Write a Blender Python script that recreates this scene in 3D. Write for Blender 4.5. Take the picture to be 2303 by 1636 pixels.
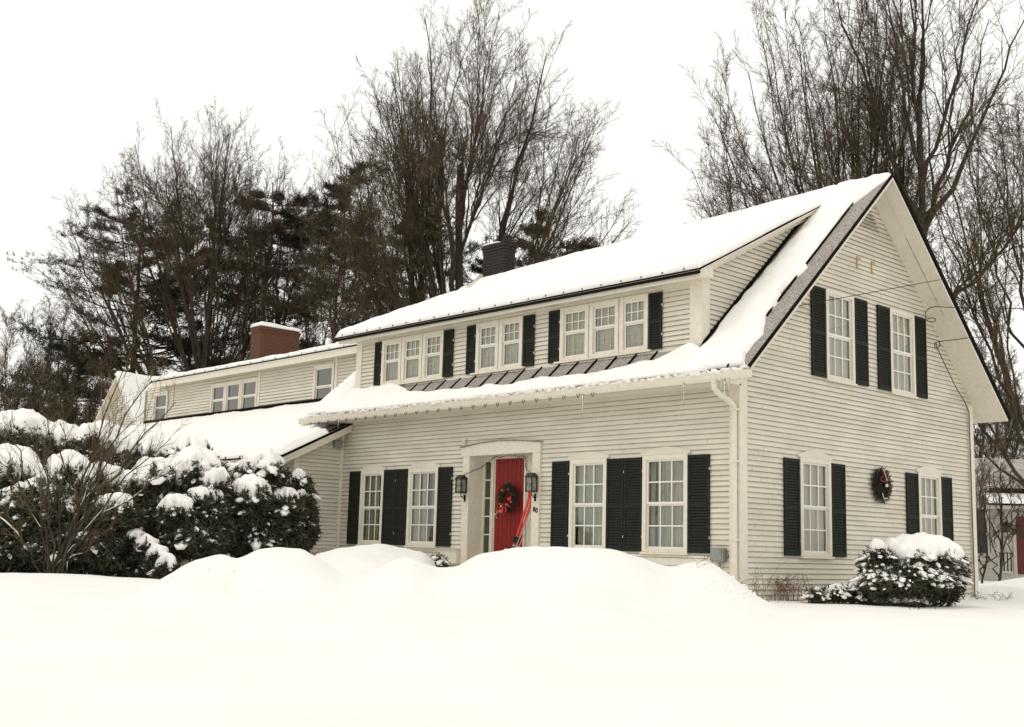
import bpy, math, random
import numpy as np
from mathutils import Matrix, Vector

for o in list(bpy.data.objects): bpy.data.objects.remove(o)
SC = bpy.context.scene
COL = SC.collection
R = math.radians

# ------------------------------------------------------------ camera
CF, CYAW, CPIT, CROL = 2673.14, 0.8246, 0.1546, 0.0270
CAM = np.array([11.0634, -15.0564, -0.0099])
FW = np.array([-math.sin(CYAW)*math.cos(CPIT), math.cos(CYAW)*math.cos(CPIT), math.sin(CPIT)])
RT = np.array([math.cos(CYAW), math.sin(CYAW), 0.0])
UP = np.cross(RT, FW)
CR = RT*math.cos(CROL)+UP*math.sin(CROL)
CU = -RT*math.sin(CROL)+UP*math.cos(CROL)
cd = bpy.data.cameras.new('camera'); cam = bpy.data.objects.new('camera', cd); COL.objects.link(cam)
M = Matrix(((CR[0], CU[0], -FW[0], CAM[0]), (CR[1], CU[1], -FW[1], CAM[1]), (CR[2], CU[2], -FW[2], CAM[2]), (0, 0, 0, 1)))
cam.matrix_world = M
cd.sensor_width = 36; cd.lens = CF/2303*36; cd.clip_start = .1; cd.clip_end = 2000
SC.camera = cam

def at(px, py, d):
    return CAM + d*(FW + CR*(px-1151.5)/CF - CU*(py-818)/CF)
def ground_at(px, py, d, z=-.71):
    p = at(px, py, d); return np.array([p[0], p[1], z])

# ------------------------------------------------------------ sky, sun, exposure
SUN_EL, SUN_AZ = 58, 200   # azimuth measured clockwise from +Y
w = bpy.data.worlds.new('World'); SC.world = w; w.use_nodes = True
nt = w.node_tree; nt.nodes.clear()
sky = nt.nodes.new('ShaderNodeTexSky'); sky.sky_type = 'NISHITA'; sky.sun_disc = False
sky.sun_elevation = R(SUN_EL); sky.sun_rotation = R(SUN_AZ); sky.dust_density = 6; sky.air_density = 1.5
cloud = nt.nodes.new('ShaderNodeRGB'); cloud.outputs[0].default_value = (13.3, 13.0, 12.35, 1)   # even white overcast
mix = nt.nodes.new('ShaderNodeMix'); mix.data_type = 'RGBA'; mix.inputs[0].default_value = .94
bg = nt.nodes.new('ShaderNodeBackground'); bg.inputs[1].default_value = .085
out = nt.nodes.new('ShaderNodeOutputWorld')
nt.links.new(sky.outputs[0], mix.inputs[6]); nt.links.new(cloud.outputs[0], mix.inputs[7])
nt.links.new(mix.outputs[2], bg.inputs[0]); nt.links.new(bg.outputs[0], out.inputs[0])
sl = bpy.data.lights.new('sun', 'SUN'); sl.energy = .5; sl.angle = R(25); sl.color = (1, .95, .86)
so = bpy.data.objects.new('sun', sl); COL.objects.link(so)
az, el = R(SUN_AZ), R(SUN_EL)
sd = Vector((math.sin(az)*math.cos(el), math.cos(az)*math.cos(el), math.sin(el)))
so.rotation_euler = sd.to_track_quat('Z', 'Y').to_euler()
SC.view_settings.view_transform = 'Standard'; SC.view_settings.look = 'None'
SC.view_settings.exposure = 0.0; SC.view_settings.gamma = 1
SC.cycles.max_bounces = 6; SC.cycles.transparent_max_bounces = 12
SC.cycles.diffuse_bounces = 4

# ------------------------------------------------------------ materials
MAT = {}
def mat(name, c1, c2=None, scale=5, rough=.7, bump=0, bscale=None, stretch=None, metal=0, detail=4, lo=.35, hi=.65, spec=.3):
    m = bpy.data.materials.new(name); m.use_nodes = True; t = m.node_tree; b = t.nodes['Principled BSDF']
    b.inputs['Roughness'].default_value = rough; b.inputs['Metallic'].default_value = metal
    b.inputs['Specular IOR Level'].default_value = spec
    b.inputs['Base Color'].default_value = (*c1, 1)
    tc = t.nodes.new('ShaderNodeTexCoord'); mp = t.nodes.new('ShaderNodeMapping')
    t.links.new(tc.outputs['Object'], mp.inputs[0])
    if stretch: mp.inputs['Scale'].default_value = stretch
    if c2:
        n = t.nodes.new('ShaderNodeTexNoise'); n.inputs['Scale'].default_value = scale; n.inputs['Detail'].default_value = detail
        t.links.new(mp.outputs[0], n.inputs[0])
        r = t.nodes.new('ShaderNodeValToRGB'); r.color_ramp.elements[0].position = lo; r.color_ramp.elements[1].position = hi
        r.color_ramp.elements[0].color = (*c1, 1); r.color_ramp.elements[1].color = (*c2, 1)
        t.links.new(n.outputs[0], r.inputs[0]); t.links.new(r.outputs[0], b.inputs['Base Color'])
    if bump:
        n2 = t.nodes.new('ShaderNodeTexNoise'); n2.inputs['Scale'].default_value = bscale or scale; n2.inputs['Detail'].default_value = 5
        t.links.new(mp.outputs[0], n2.inputs[0])
        bp = t.nodes.new('ShaderNodeBump'); bp.inputs['Strength'].default_value = bump; bp.inputs['Distance'].default_value = .02
        t.links.new(n2.outputs[0], bp.inputs['Height']); t.links.new(bp.outputs[0], b.inputs['Normal'])
    MAT[name] = m; return m

mat('snow', (.90, .885, .85), (.94, .93, .905), 3, .75, .35, 9, spec=.1)
mat('snow_ground', (.862, .85, .815), (.90, .89, .86), .9, .85, .9, 5, spec=.03)
mat('snow_crust', (.84, .80, .72), (.93, .91, .87), 14, .8, 1.0, 30, spec=.1)
mat('siding', (.63, .595, .50), (.725, .69, .585), 1.1, .62, .25, 60, stretch=(1, 1, 3))
mat('siding_lip', (.19, .165, .12), (.38, .34, .26), 12, .9)  # painted shadow lines under the clapboards; also dark joints, vent and lead cap
mat('trim', (.68, .635, .53), (.745, .70, .60), 12, .5, .15, 40)
mat('trim_grey', (.55, .51, .44), (.60, .56, .48), 6, .6, .1, 20)
mat('shutter_paint', (.016, .0185, .016), (.027, .030, .026), 30, .6, spec=.08)
mat('black_edge', (.008, .007, .006), (.016, .014, .012), 20, .9, spec=.03)
mat('roof_metal', (.10, .085, .082), (.30, .265, .26), 60, .6, .4, 80, detail=8, lo=.3, hi=.7)
mat('roof_frost', (.15, .135, .125), (.56, .52, .48), 45, .85, .5, 80, detail=10, lo=.36, hi=.66)
mat('red_door', (.20, .012, .011), (.26, .020, .017), 25, .5, .1, 30)
mat('brick', (.090, .042, .025), (.165, .075, .042), 30, .85, .5, 40)
mat('mortar', (.10, .065, .05), None, 5, .9)
mat('dark_brick', (.020, .015, .014), (.040, .031, .029), 30, .8, .5, 40)
mat('bark', (.028, .022, .014), (.066, .053, .036), 6, .9, .8, 25, stretch=(3, 3, .6))
mat('bark_pine', (.07, .034, .022), (.15, .075, .05), 6, .9, .8, 20, stretch=(3, 3, .6))
mat('twig', (.038, .028, .017), (.080, .060, .037), 1.2, .85)
mat('twig_tip', (.085, .060, .032), (.17, .122, .068), .8, .85)
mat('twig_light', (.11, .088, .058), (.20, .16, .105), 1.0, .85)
mat('needles', (.026, .027, .016), (.082, .070, .044), 1.3, .8)
mat('yew', (.020, .023, .013), (.085, .080, .047), 5, .75)
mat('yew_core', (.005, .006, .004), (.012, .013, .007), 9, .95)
mat('brown_leaf', (.10, .035, .018), (.2, .08, .04), 8, .85)
mat('curtain', (.58, .57, .45), (.70, .68, .55), 5, .9)
mat('curtain_grey', (.46, .49, .40), (.62, .64, .53), 3, .9)
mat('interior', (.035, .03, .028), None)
mat('lantern_metal', (.03, .028, .022), (.07, .065, .05), 30, .45, metal=.5)
mat('ski_red', (.55, .03, .02), (.62, .07, .05), 6, .35)
mat('white_paint', (.75, .72, .66), (.8, .77, .7), 30, .4)
mat('silver', (.45, .44, .42), None, 5, .35, metal=.8)
mat('ski_black', (.015, .014, .014), None, 5, .5)
mat('ribbon_red', (.62, .05, .05), (.75, .10, .09), 30, .5)
mat('wreath_green', (.012, .013, .007), (.035, .032, .016), 20, .8)
mat('meter_grey', (.24, .24, .23), (.30, .30, .28), 12, .5, metal=.2)
mat('wire_black', (.012, .011, .010), None, 5, .6)
mat('light_wire', (.02, .03, .02), None, 5, .6)
mat('bulb', (.6, .55, .45), None, 5, .2)
mat('ochre', (.50, .30, .12), (.6, .38, .18), 30, .7)
mat('far_siding', (.50, .47, .42), (.56, .53, .47), 6, .7)
mat('far_blue', (.03, .035, .05), None, 5, .5)
mat('far_roof', (.30, .28, .26), (.52, .49, .45), 3, .8, lo=.3, hi=.7)
mat('maroon', (.12, .02, .018), None, 5, .5)

mat('lantern_pane', (.16, .155, .13), (.34, .33, .28), 14, .35)
def glassmat(name, tint, refl_rough=.02, trans=.8):
    m = bpy.data.materials.new(name); m.use_nodes = True; t = m.node_tree; t.nodes.clear()
    tr = t.nodes.new('ShaderNodeBsdfTransparent'); tr.inputs[0].default_value = (*tint, 1)
    gl = t.nodes.new('ShaderNodeBsdfGlossy'); gl.inputs[0].default_value = (.85, .85, .82, 1); gl.inputs[1].default_value = refl_rough
    fr = t.nodes.new('ShaderNodeFresnel'); fr.inputs[0].default_value = 1.5
    mt = t.nodes.new('ShaderNodeMath'); mt.operation = 'ADD'; mt.inputs[1].default_value = 1-trans; mt.use_clamp = True
    mx = t.nodes.new('ShaderNodeMixShader'); o = t.nodes.new('ShaderNodeOutputMaterial')
    n = t.nodes.new('ShaderNodeTexNoise'); n.inputs['Scale'].default_value = 3
    bp = t.nodes.new('ShaderNodeBump'); bp.inputs['Strength'].default_value = .12; bp.inputs['Distance'].default_value = .02
    t.links.new(n.outputs[0], bp.inputs['Height']); t.links.new(bp.outputs[0], gl.inputs['Normal'])
    t.links.new(fr.outputs[0], mt.inputs[0]); t.links.new(mt.outputs[0], mx.inputs[0])
    t.links.new(tr.outputs[0], mx.inputs[1]); t.links.new(gl.outputs[0], mx.inputs[2]); t.links.new(mx.outputs[0], o.inputs[0])
    MAT[name] = m
glassmat('glass', (.90, .92, .86), .03, .90)
glassmat('glass_dark', (.25, .25, .27), .04, .85)
glassmat('ice', (.85, .86, .84), .05, .6)

# ------------------------------------------------------------ mesh helpers
class MB:
    def __init__(s): s.v = []; s.f = []; s.m = []
    def add(s, vs, fs, mi=0):
        b = len(s.v); s.v += [tuple(map(float, p)) for p in vs]
        s.f += [tuple(b+i for i in f) for f in fs]; s.m += [mi]*len(fs)
    def quad(s, a, b, c, d, mi=0): s.add([a, b, c, d], [(0, 1, 2, 3)], mi)
    def box8(s, p, mi=0):   # p: 8 pts, bottom 4 ccw then top 4
        s.add(p, [(3, 2, 1, 0), (4, 5, 6, 7), (0, 1, 5, 4), (1, 2, 6, 5), (2, 3, 7, 6), (3, 0, 4, 7)], mi)
    def tube(s, pts, r, n=6, mi=0, cap=True):
        pts = [Vector(p) for p in pts]; rs = r if hasattr(r, '__len__') else [r]*len(pts)
        b = len(s.v); K = len(pts)
        t0 = (pts[1]-pts[0]).normalized(); ref = Vector((0, 0, 1)) if abs(t0.z) < .9 else Vector((1, 0, 0))
        a = t0.cross(ref).normalized()
        for i, p in enumerate(pts):
            t = (pts[min(i+1, K-1)]-pts[max(i-1, 0)]).normalized()
            a = (a - t*a.dot(t)).normalized(); c = t.cross(a)
            for k in range(n):
                an = 2*math.pi*k/n; q = p + (a*math.cos(an)+c*math.sin(an))*rs[i]; s.v.append(tuple(q))
        for i in range(K-1):
            for k in range(n):
                s.f.append((b+i*n+k, b+i*n+(k+1) % n, b+(i+1)*n+(k+1) % n, b+(i+1)*n+k)); s.m.append(mi)
        if cap:
            s.f.append(tuple(b+k for k in range(n))[::-1]); s.f.append(tuple(b+(K-1)*n+k for k in range(n))); s.m += [mi, mi]
    def blob(s, c, r, seed=0, amp=.15, n=8, m=5, mi=0):
        rx, ry, rz = r if hasattr(r, '__len__') else (r, r, r)
        rg = random.Random(seed); b = len(s.v)
        s.v.append((c[0], c[1], c[2]+rz))
        for i in range(1, m):
            th = math.pi*i/m
            for k in range(n):
                ph = 2*math.pi*k/n; q = 1+rg.uniform(-amp, amp)
                s.v.append((c[0]+rx*q*math.sin(th)*math.cos(ph), c[1]+ry*q*math.sin(th)*math.sin(ph), c[2]+rz*q*math.cos(th)))
        s.v.append((c[0], c[1], c[2]-rz)); e = len(s.v)-1
        for k in range(n):
            s.f.append((b, b+1+k, b+1+(k+1) % n)); s.m.append(mi)
            for i in range(m-2):
                p = b+1+i*n; s.f.append((p+k, p+n+k, p+n+(k+1) % n, p+(k+1) % n)); s.m.append(mi)
            p = b+1+(m-2)*n; s.f.append((p+k, e, p+(k+1) % n)); s.m.append(mi)
    def build(s, name, mats, parent=None, smooth=False):
        me = bpy.data.meshes.new(name); me.from_pydata(s.v, [], s.f)
        if not isinstance(mats, (list, tuple)): mats = [mats]
        for m in mats: me.materials.append(MAT[m])
        me.polygons.foreach_set('material_index', s.m)
        if smooth: me.polygons.foreach_set('use_smooth', [True]*len(me.polygons))
        me.update()
        o = bpy.data.objects.new(name, me); COL.objects.link(o)
        if parent: attach(o, parent)
        return o

def attach(o, parent):
    o.parent = parent
    # part meshes are written in world coordinates
    o.matrix_parent_inverse = WM[parent.name].inverted() if parent.name in WM else Matrix.Identity(4)
WM = {}
def npmesh(name, V, F, mat_, parent=None, smooth=True):
    """V (n,3), F (m,k) arrays"""
    me = bpy.data.meshes.new(name)
    V = np.ascontiguousarray(V, np.float32); F = np.ascontiguousarray(F, np.int32)
    k = F.shape[1]
    me.vertices.add(len(V)); me.vertices.foreach_set('co', V.ravel())
    me.loops.add(F.size); me.loops.foreach_set('vertex_index', F.ravel())
    me.polygons.add(len(F)); me.polygons.foreach_set('loop_start', np.arange(0, F.size, k, dtype=np.int32))
    me.polygons.foreach_set('loop_total', np.full(len(F), k, np.int32))
    me.polygons.foreach_set('use_smooth', np.full(len(F), smooth))
    me.update(calc_edges=True); me.validate()
    for m in (mat_ if isinstance(mat_, (list, tuple)) else [mat_]): me.materials.append(MAT[m])
    o = bpy.data.objects.new(name, me); COL.objects.link(o)
    if parent: attach(o, parent)
    return o
def tag(o, label=None, cat=None, group=None, kind=None):
    if label: o['label'] = label
    if cat: o['category'] = cat
    if group: o['group'] = group
    if kind: o['kind'] = kind
    return o
def thing(name, label, cat, loc, group=None):
    e = bpy.data.objects.new(name, None); COL.objects.link(e); e.location = loc; e.empty_display_size = .2
    WM[e.name] = Matrix.Translation(loc)
    return tag(e, label, cat, group)

class Fr:
    """wall frame: u along wall, w up, n outward"""
    def __init__(s, o, u, n): s.o = Vector(o); s.u = Vector(u); s.n = Vector(n); s.z = Vector((0, 0, 1))
    def P(s, u, w_, n): return s.o+s.u*u+s.z*w_+s.n*n
    def box(s, mb, u0, u1, w0, w1, n0, n1, mi=0):
        P = s.P
        mb.box8([P(u0, w0, n0), P(u1, w0, n0), P(u1, w0, n1), P(u0, w0, n1), P(u0, w1, n0), P(u1, w1, n0), P(u1, w1, n1), P(u0, w1, n1)], mi)
    def prism(s, mb, poly, n0, n1, mi=0):
        k = len(poly)
        vs = [s.P(a, b, n0) for a, b in poly]+[s.P(a, b, n1) for a, b in poly]
        fs = [tuple(range(k))[::-1], tuple(range(k, 2*k))]+[(i, (i+1) % k, k+(i+1) % k, k+i) for i in range(k)]
        mb.add(vs, fs, mi)
FRONT = Fr((0, 0, 0), (1, 0, 0), (0, -1, 0))
GABLE = Fr((0, 0, 0), (0, 1, 0), (1, 0, 0))
DORM = Fr((0, .071, 0), (1, 0, 0), (0, -1, 0))
CHEEK = Fr((-.80, 0, 0), (0, 1, 0), (1, 0, 0))
WSIDE = Fr((-10.6, 0, 0), (0, 1, 0), (1, 0, 0))
WUP = Fr((0, 1.6, 0), (1, 0, 0), (0, -1, 0))
WLOW = Fr((0, -.75, 0), (1, 0, 0), (0, -1, 0))

# ---- value noise
_rng = np.random.default_rng(7)
_T = _rng.random((64, 64, 64))
def vnoise(p):
    p = np.asarray(p, float); i = np.floor(p).astype(int); f = p-i; f = f*f*(3-2*f)
    x0, y0, z0 = (i[..., 0] % 64, i[..., 1] % 64, i[..., 2] % 64); x1, y1, z1 = (x0+1) % 64, (y0+1) % 64, (z0+1) % 64
    fx, fy, fz = f[..., 0], f[..., 1], f[..., 2]
    def L(a, b, t): return a+(b-a)*t
    return L(L(L(_T[x0, y0, z0], _T[x1, y0, z0], fx), L(_T[x0, y1, z0], _T[x1, y1, z0], fx), fy),
             L(L(_T[x0, y0, z1], _T[x1, y0, z1], fx), L(_T[x0, y1, z1], _T[x1, y1, z1], fx), fy), fz)
def fbm(p, o=4):
    p = np.asarray(p, float); a = 1; s = 0; t = 0
    for k in range(o): s = s+a*(vnoise(p*(2**k)+17.3*k)-.5)*2; t += a; a *= .5
    return s/t

# ============================================================ GROUND
ZG = -.71
def interp_smooth(x, xs, ys):
    xs = np.asarray(xs, float); ys = np.asarray(ys, float)
    fx = np.linspace(xs[0], xs[-1], 1600); fy = np.interp(fx, xs, ys)
    k = 21; ker = np.hanning(k+2)[1:-1]; ker /= ker.sum()
    fy = np.convolve(np.pad(fy, k//2, 'edge'), ker, 'valid')
    return np.interp(x, fx, fy)
FWH = np.array([-math.sin(CYAW), math.cos(CYAW)])
RTH = np.array([math.cos(CYAW), math.sin(CYAW)])
# (photo x, photo y of the crest), in source pixels, with the distance of the crest
CRESTS = [
 (16.3, 2.6, .8, [(330, 1345), (385, 1302), (440, 1272), (505, 1251), (525, 1248), (552, 1257), (600, 1236), (640, 1234), (700, 1236), (735, 1257), (790, 1292), (850, 1290), (900, 1262), (935, 1256), (975, 1271), (1010, 1282), (1045, 1276), (1090, 1248), (1140, 1238), (1200, 1233), (1265, 1230), (1340, 1233), (1400, 1240), (1450, 1252), (1490, 1271), (1515, 1279), (1545, 1270), (1575, 1266), (1605, 1270), (1640, 1290), (1680, 1320), (1715, 1345), (1760, 1365)]),
 (21.5, 2.2, .7, [(690, 1290), (730, 1248), (770, 1236), (820, 1227), (870, 1225), (920, 1233), (965, 1240), (990, 1260), (1010, 1310)]),
]
def ground_h(X, Y):
    dx, dy = X-CAM[0], Y-CAM[1]
    d = dx*FWH[0]+dy*FWH[1]; l = dx*RTH[0]+dy*RTH[1]
    P = np.stack([X, Y, 0*X], -1)
    h = .035*fbm(P*.35+3, 3)+.02*fbm(P*1.3, 3)
    h = h*np.clip((d-2)/6, 0, 1)
    # gentle rises: far left edge and the bank behind the gable on the right
    px0 = 1151.5+CF*l/np.maximum(d, 1)
    h = h+.40*np.exp(-((px0-2300)/110)**2)*np.exp(-((d-27)/2.6)**2)
    h = h+.10*np.clip((d-30)/30, 0, 1.5)
    h = h+.12*np.exp(-((px0-100)/420)**2)*np.exp(-((d-19)/1.6)**2)
    mh = np.zeros_like(X)
    for dc, wf, wb, cr in CRESTS:
        px = 1151.5+CF*l/np.maximum(d, 1)/1.0
        cx = [c[0] for c in cr]
        # horizon row at px (camera height) from pitch and roll
        zc = [at(c[0], c[1], dc)[2]-ZG for c in cr]
        H = np.where((px > cx[0]) & (px < cx[-1]), interp_smooth(px, cx, zc), 0)
        H = np.clip(H, 0, None)
        wob = dc + .35*np.sin(px*.013)
        t = (d-wob)
        prof = np.where(t < 0, np.exp(-(t/wf)**2), np.exp(-(t/wb)**2))
        mh = np.maximum(mh, H*prof)
    lump = (.045*fbm(P*1.7+9, 4)+.012*fbm(P*7+2, 2))*np.clip(mh*3, 0, 1)
    h = h+.012*fbm(P*np.array([2.2, 2.2, 1])+30, 3)*np.clip((d-3)/4, 0, 1)
    return ZG+h*(1-np.clip(mh*2.2, 0, 1)*.9)+mh+lump
def build_ground():
    # grid in polar-like camera coordinates, wide enough for side steps
    ds = np.concatenate([-np.geomspace(60, 1, 12), np.arange(0, 12, .25), np.arange(12, 24, .07), np.arange(24, 40, .3), np.geomspace(40, 900, 40)])
    ls = np.concatenate([-np.geomspace(900, 13, 30), np.arange(-12.5, 9, .08), np.geomspace(9, 900, 34)])
    D, L_ = np.meshgrid(ds, ls, indexing='ij')
    X = CAM[0]+D*FWH[0]+L_*RTH[0]; Y = CAM[1]+D*FWH[1]+L_*RTH[1]
    Z = ground_h(X, Y)
    n, m = D.shape; V = np.stack([X, Y, Z], -1).reshape(-1, 3)
    a = (np.arange(n-1)[:, None]*m+np.arange(m-1)[None]).ravel()
    F = np.stack([a, a+m, a+m+1, a+1], 1)[:, ::-1]
    o = npmesh('ground', V, F, 'snow_ground'); tag(o, kind='structure')
    return o
build_ground()
def gz(x, y): return float(ground_h(np.array([float(x)]), np.array([float(y)]))[0])

# ============================================================ HOUSE
HS = thing('house', 'white clapboard house with dark green shutters, red front door and snowy dormer roof', 'house', (-5, 3, ZG))
OH = .562; YF, ZE, YR, ZR = -.494, 2.80, 3.835, 6.802; SLP = (ZR-ZE)/(YR-YF)
XL = -10.6; WID = 7.631
def zroof(y): return ZE+(y-YF)*SLP if y <= YR else ZR-(y-YR)*SLP
ROW = .083
jr = random.Random(21)
def siding(mb, fr, w0, w1, rng_fn, holes=(), lap=.020, row=ROW):
    k = 0; z = w0
    while z < w1-1e-6:
        z1 = min(z+row, w1); a, b = rng_fn(z); a1, b1 = rng_fn(z1)
        iv = [(a, b, a1, b1)]
        for (h0, h1, g0, g1) in holes:
            if z1 > g0+.02 and z < g1-.02:
                nv = []
                for (p, q, p1, q1) in iv:
                    if h1 <= p or h0 >= q: nv.append((p, q, p1, q1)); continue
                    if h0 > p: nv.append((p, h0, p1, h0))
                    if h1 < q: nv.append((h1, q, h1, q1))
                iv = nv
        for (p, q, p1, q1) in iv:
            if q-p < .01: continue
            if q1 < p1: q1 = p1 = (p1+q1)/2
            L = lap*(1+.15*math.sin(k*12.9))
            mb.quad(fr.P(p, z, L), fr.P(q, z, L), fr.P(q1, z1, .002), fr.P(p1, z1, .002), 0)
            mb.quad(fr.P(p, z, -.001), fr.P(q, z, -.001), fr.P(q, z, L), fr.P(p, z, L), 1)  # underside darkened in colour, standing in for shade
            mb.quad(fr.P(p, z+.001, L+.0012), fr.P(q, z+.001, L+.0012), fr.P(q, z+.008, L-.0008), fr.P(p, z+.008, L-.0008), 1)  # thin shadow line painted along the lip
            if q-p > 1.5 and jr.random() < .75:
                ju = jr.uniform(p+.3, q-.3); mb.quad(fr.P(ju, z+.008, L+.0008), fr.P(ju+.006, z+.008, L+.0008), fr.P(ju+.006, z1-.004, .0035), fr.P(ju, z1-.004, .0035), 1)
        z = z1; k += 1

def recess(mb, fr, u0, u1, w0, w1, dep=.45, mi=0):
    P = fr.P
    c = [P(u0, w0, -.004), P(u1, w0, -.004), P(u1, w1, -.004), P(u0, w1, -.004)]
    e = [P(u0, w0, -dep), P(u1, w0, -dep), P(u1, w1, -dep), P(u0, w1, -dep)]
    mb.add(c+e, [(4, 5, 6, 7), (0, 4, 7, 3), (1, 2, 6, 5), (0, 1, 5, 4), (3, 7, 6, 2)], mi)

rg = random.Random(3)
def curtain_mesh(fr, u0, u1, w0, w1, n, amp=.012, waves=9, strips=None):
    mb = MB(); N = 60
    strips = strips or [(0, 1)]
    for s0, s1 in strips:
        k = max(4, int(N*(s1-s0))); pr = None
        for i in range(k+1):
            t = s0+(s1-s0)*i/k; u = u0+(u1-u0)*t
            off = amp*math.sin(t*waves*6.283+u*3)+amp*.5*math.sin(t*waves*15+u)
            cur = (fr.P(u, w0, n+off), fr.P(u, w1, n+off))
            if pr: mb.quad(pr[0], cur[0], cur[1], pr[1])
            pr = cur
    return mb
HOLES = {}
def window(fr, u0, u1, w0, w1, key, cols=3, rows=2, low=True, cap=None, casing=.075, curt='curtain', strips=None, sill=True, waves=9, glass='glass', mid=.5, cw=None, th=.022, proud=.05, inner=None):
    HOLES.setdefault(key, []).append((u0+.03, u1-.03, w0+.03, w1-.03))
    g0, g1, h0, h1 = u0+casing, u1-casing, w0+.055, w1-casing
    mb = MB()
    fr.box(mb, u0, g0, w0, w1, -.03, proud); fr.box(mb, g1, u1, w0, w1, -.03, proud)
    fr.box(mb, g0, g1, h1, w1, -.03, proud-.003); fr.box(mb, g0, g1, w0, h0, -.03, proud-.003)
    if sill: fr.box(mb, u0-.02, u1+.02, w0-.035, w0-.002, -.01, proud+.03)
    if cap:   # arched header board
        pk, ov = cap; um = (u0+u1)/2; poly = [(u0-ov, w1+.002), (u1+ov, w1+.002), (u1+ov, w1+.06)]
        for i in range(9):
            t = i/8; poly.append((u1-.02-(u1-u0-.04)*t, w1+.06+(pk-.06)*math.sin(math.pi*t)**.8))
        poly.append((u0-ov, w1+.06)); fr.prism(mb, poly, -.02, proud-.005, 1)
    wn = mb.build('window', ['trim', 'siding'], HS)
    WM[wn.name] = WM[HS.name]
    # sashes: bars
    m = MB(); hm = h0+(h1-h0)*mid; sw = .028
    for (a, b, nn) in ((h0, hm, -.012), (hm, h1, .008)):
        fr.box(m, g0, g0+sw, a, b, nn-.014, nn+.012); fr.box(m, g1-sw, g1, a, b, nn-.014, nn+.012)
        fr.box(m, g0+sw, g1-sw, a, a+.034, nn-.014, nn+.011); fr.box(m, g0+sw, g1-sw, b-.03, b, nn-.014, nn+.0105)
    sections = [(hm+.02, h1-.03, .008)] + ([(h0+.034, hm-.02, -.012)] if low else [])
    for (a, b, nn) in sections:
        for i in range(1, cols):
            u = g0+sw+(g1-g0-2*sw)*i/cols; fr.box(m, u-th/2, u+th/2, a, b, nn-.008, nn+.008)
        for j in range(1, rows):
            z = a+(b-a)*j/rows; fr.box(m, g0+sw, g1-sw, z-th/2, z+th/2, nn-.0075, nn+.0075)
    s = m.build('sash', 'white_paint', HS); s.parent = wn; s.matrix_parent_inverse = Matrix.Identity(4)
    g = MB(); g.quad(fr.P(g0, h0, -.005), fr.P(g1, h0, -.005), fr.P(g1, h1, -.005), fr.P(g0, h1, -.005))
    p = g.build('pane', glass, HS); p.parent = wn; p.matrix_parent_inverse = Matrix.Identity(4)
    if curt:
        c = curtain_mesh(fr, g0, g1, h0, h1, -.085, waves=waves, strips=strips).build('curtain', curt, HS, True)
        c.parent = wn; c.matrix_parent_inverse = Matrix.Identity(4)
    if inner:
        mb = MB()
        fr.box(mb, g0, g0+.05, h0, h1, -.07, -.045); fr.box(mb, g0, g1, hm-.02, hm+.02, -.069, -.046)
        for i in range(1, 3):
            u = g0+(g1-g0)*i/3; fr.box(mb, u-.006, u+.006, h0, hm-.1, -.068, -.05)
        for z in (h0+.12, h0+.28): fr.box(mb, g0, g1, z-.006, z+.006, -.067, -.052)
        c = mb.build('inner_sash', 'white_paint', HS); c.parent = wn; c.matrix_parent_inverse = Matrix.Identity(4)
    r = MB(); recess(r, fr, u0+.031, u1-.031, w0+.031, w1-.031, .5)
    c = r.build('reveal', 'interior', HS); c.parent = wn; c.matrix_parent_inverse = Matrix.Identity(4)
    return wn

def shutter(fr, u0, u1, w0, w1):
    mb = MB(); f = .04; a, b = .022, .052
    u0 += .004; u1 -= .004
    fr.box(mb, u0, u0+f, w0, w1, a, b); fr.box(mb, u1-f, u1, w0, w1, a, b)
    zm = w0+(w1-w0)*.48
    for z0, z1 in ((w0, w0+.07), (zm-.03, zm+.03), (w1-.055, w1)): fr.box(mb, u0+f, u1-f, z0, z1, a+.001, b-.001)
    fr.box(mb, u0+f, u1-f, w0+.07, w1-.055, a-.004, a+.004)
    for z0, z1 in ((w0+.07, zm-.03), (zm+.03, w1-.055)):
        n = int((z1-z0)/.045); P = fr.P
        for i in range(n):
            z = z0+(z1-z0)*(i+.5)/n; hh = .024
            mb.add([P(u0+f, z-hh, b-.006), P(u1-f, z-hh, b-.006), P(u1-f, z-hh+.006, b-.003), P(u0+f, z-hh+.006, b-.003),
                    P(u0+f, z+hh-.006, a+.006), P(u1-f, z+hh-.006, a+.006), P(u1-f, z+hh, a+.008), P(u0+f, z+hh, a+.008)],
                   [(3, 2, 6, 7), (0, 1, 2, 3), (1, 0, 4, 5)])
    fr_ = mb
    # hinge / holdback hardware
    for z in (w0+.22, w1-.25): fr.box(mb, u1-.002, u1+.012, z, z+.04, .03, .05, 1)
    return mb.build('shutter', ['shutter_paint', 'trim_grey'], HS)

# --- ground floor, street side
ZB, ZT = 0.0, 1.55
for a, b in ((-.969, -.539), (-2.33, -1.925), (-2.72, -2.335), (-4.047, -3.628), (-7.239, -6.814), (-8.61, -8.20), (-9.025, -8.615), (-10.259, -9.842)):
    shutter(FRONT, a, b, ZB, ZT)
window(FRONT, -1.918, -.975, .0, 1.575, 'front', cap=(.13, .045), curt='curtain_grey', waves=11, strips=[(0, .12), (.2, 1)])
window(FRONT, -3.60, -2.727, .0, 1.565, 'front', cap=(.13, .045), curt='curtain_grey', waves=10, strips=[(.03, 1)])
window(FRONT, -8.195, -7.25, .0, 1.545, 'front', cap=(.13, .045), curt='curtain', waves=12, strips=[(.02, .22), (.30, .52), (.70, .76), (.86, .92)])
window(FRONT, -9.84, -9.03, .0, 1.545, 'front', cap=(.13, .045), curt='curtain', waves=12, strips=[(.0, .18), (.26, .36), (.42, .66), (.74, .80), (.9, .97)])
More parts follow.
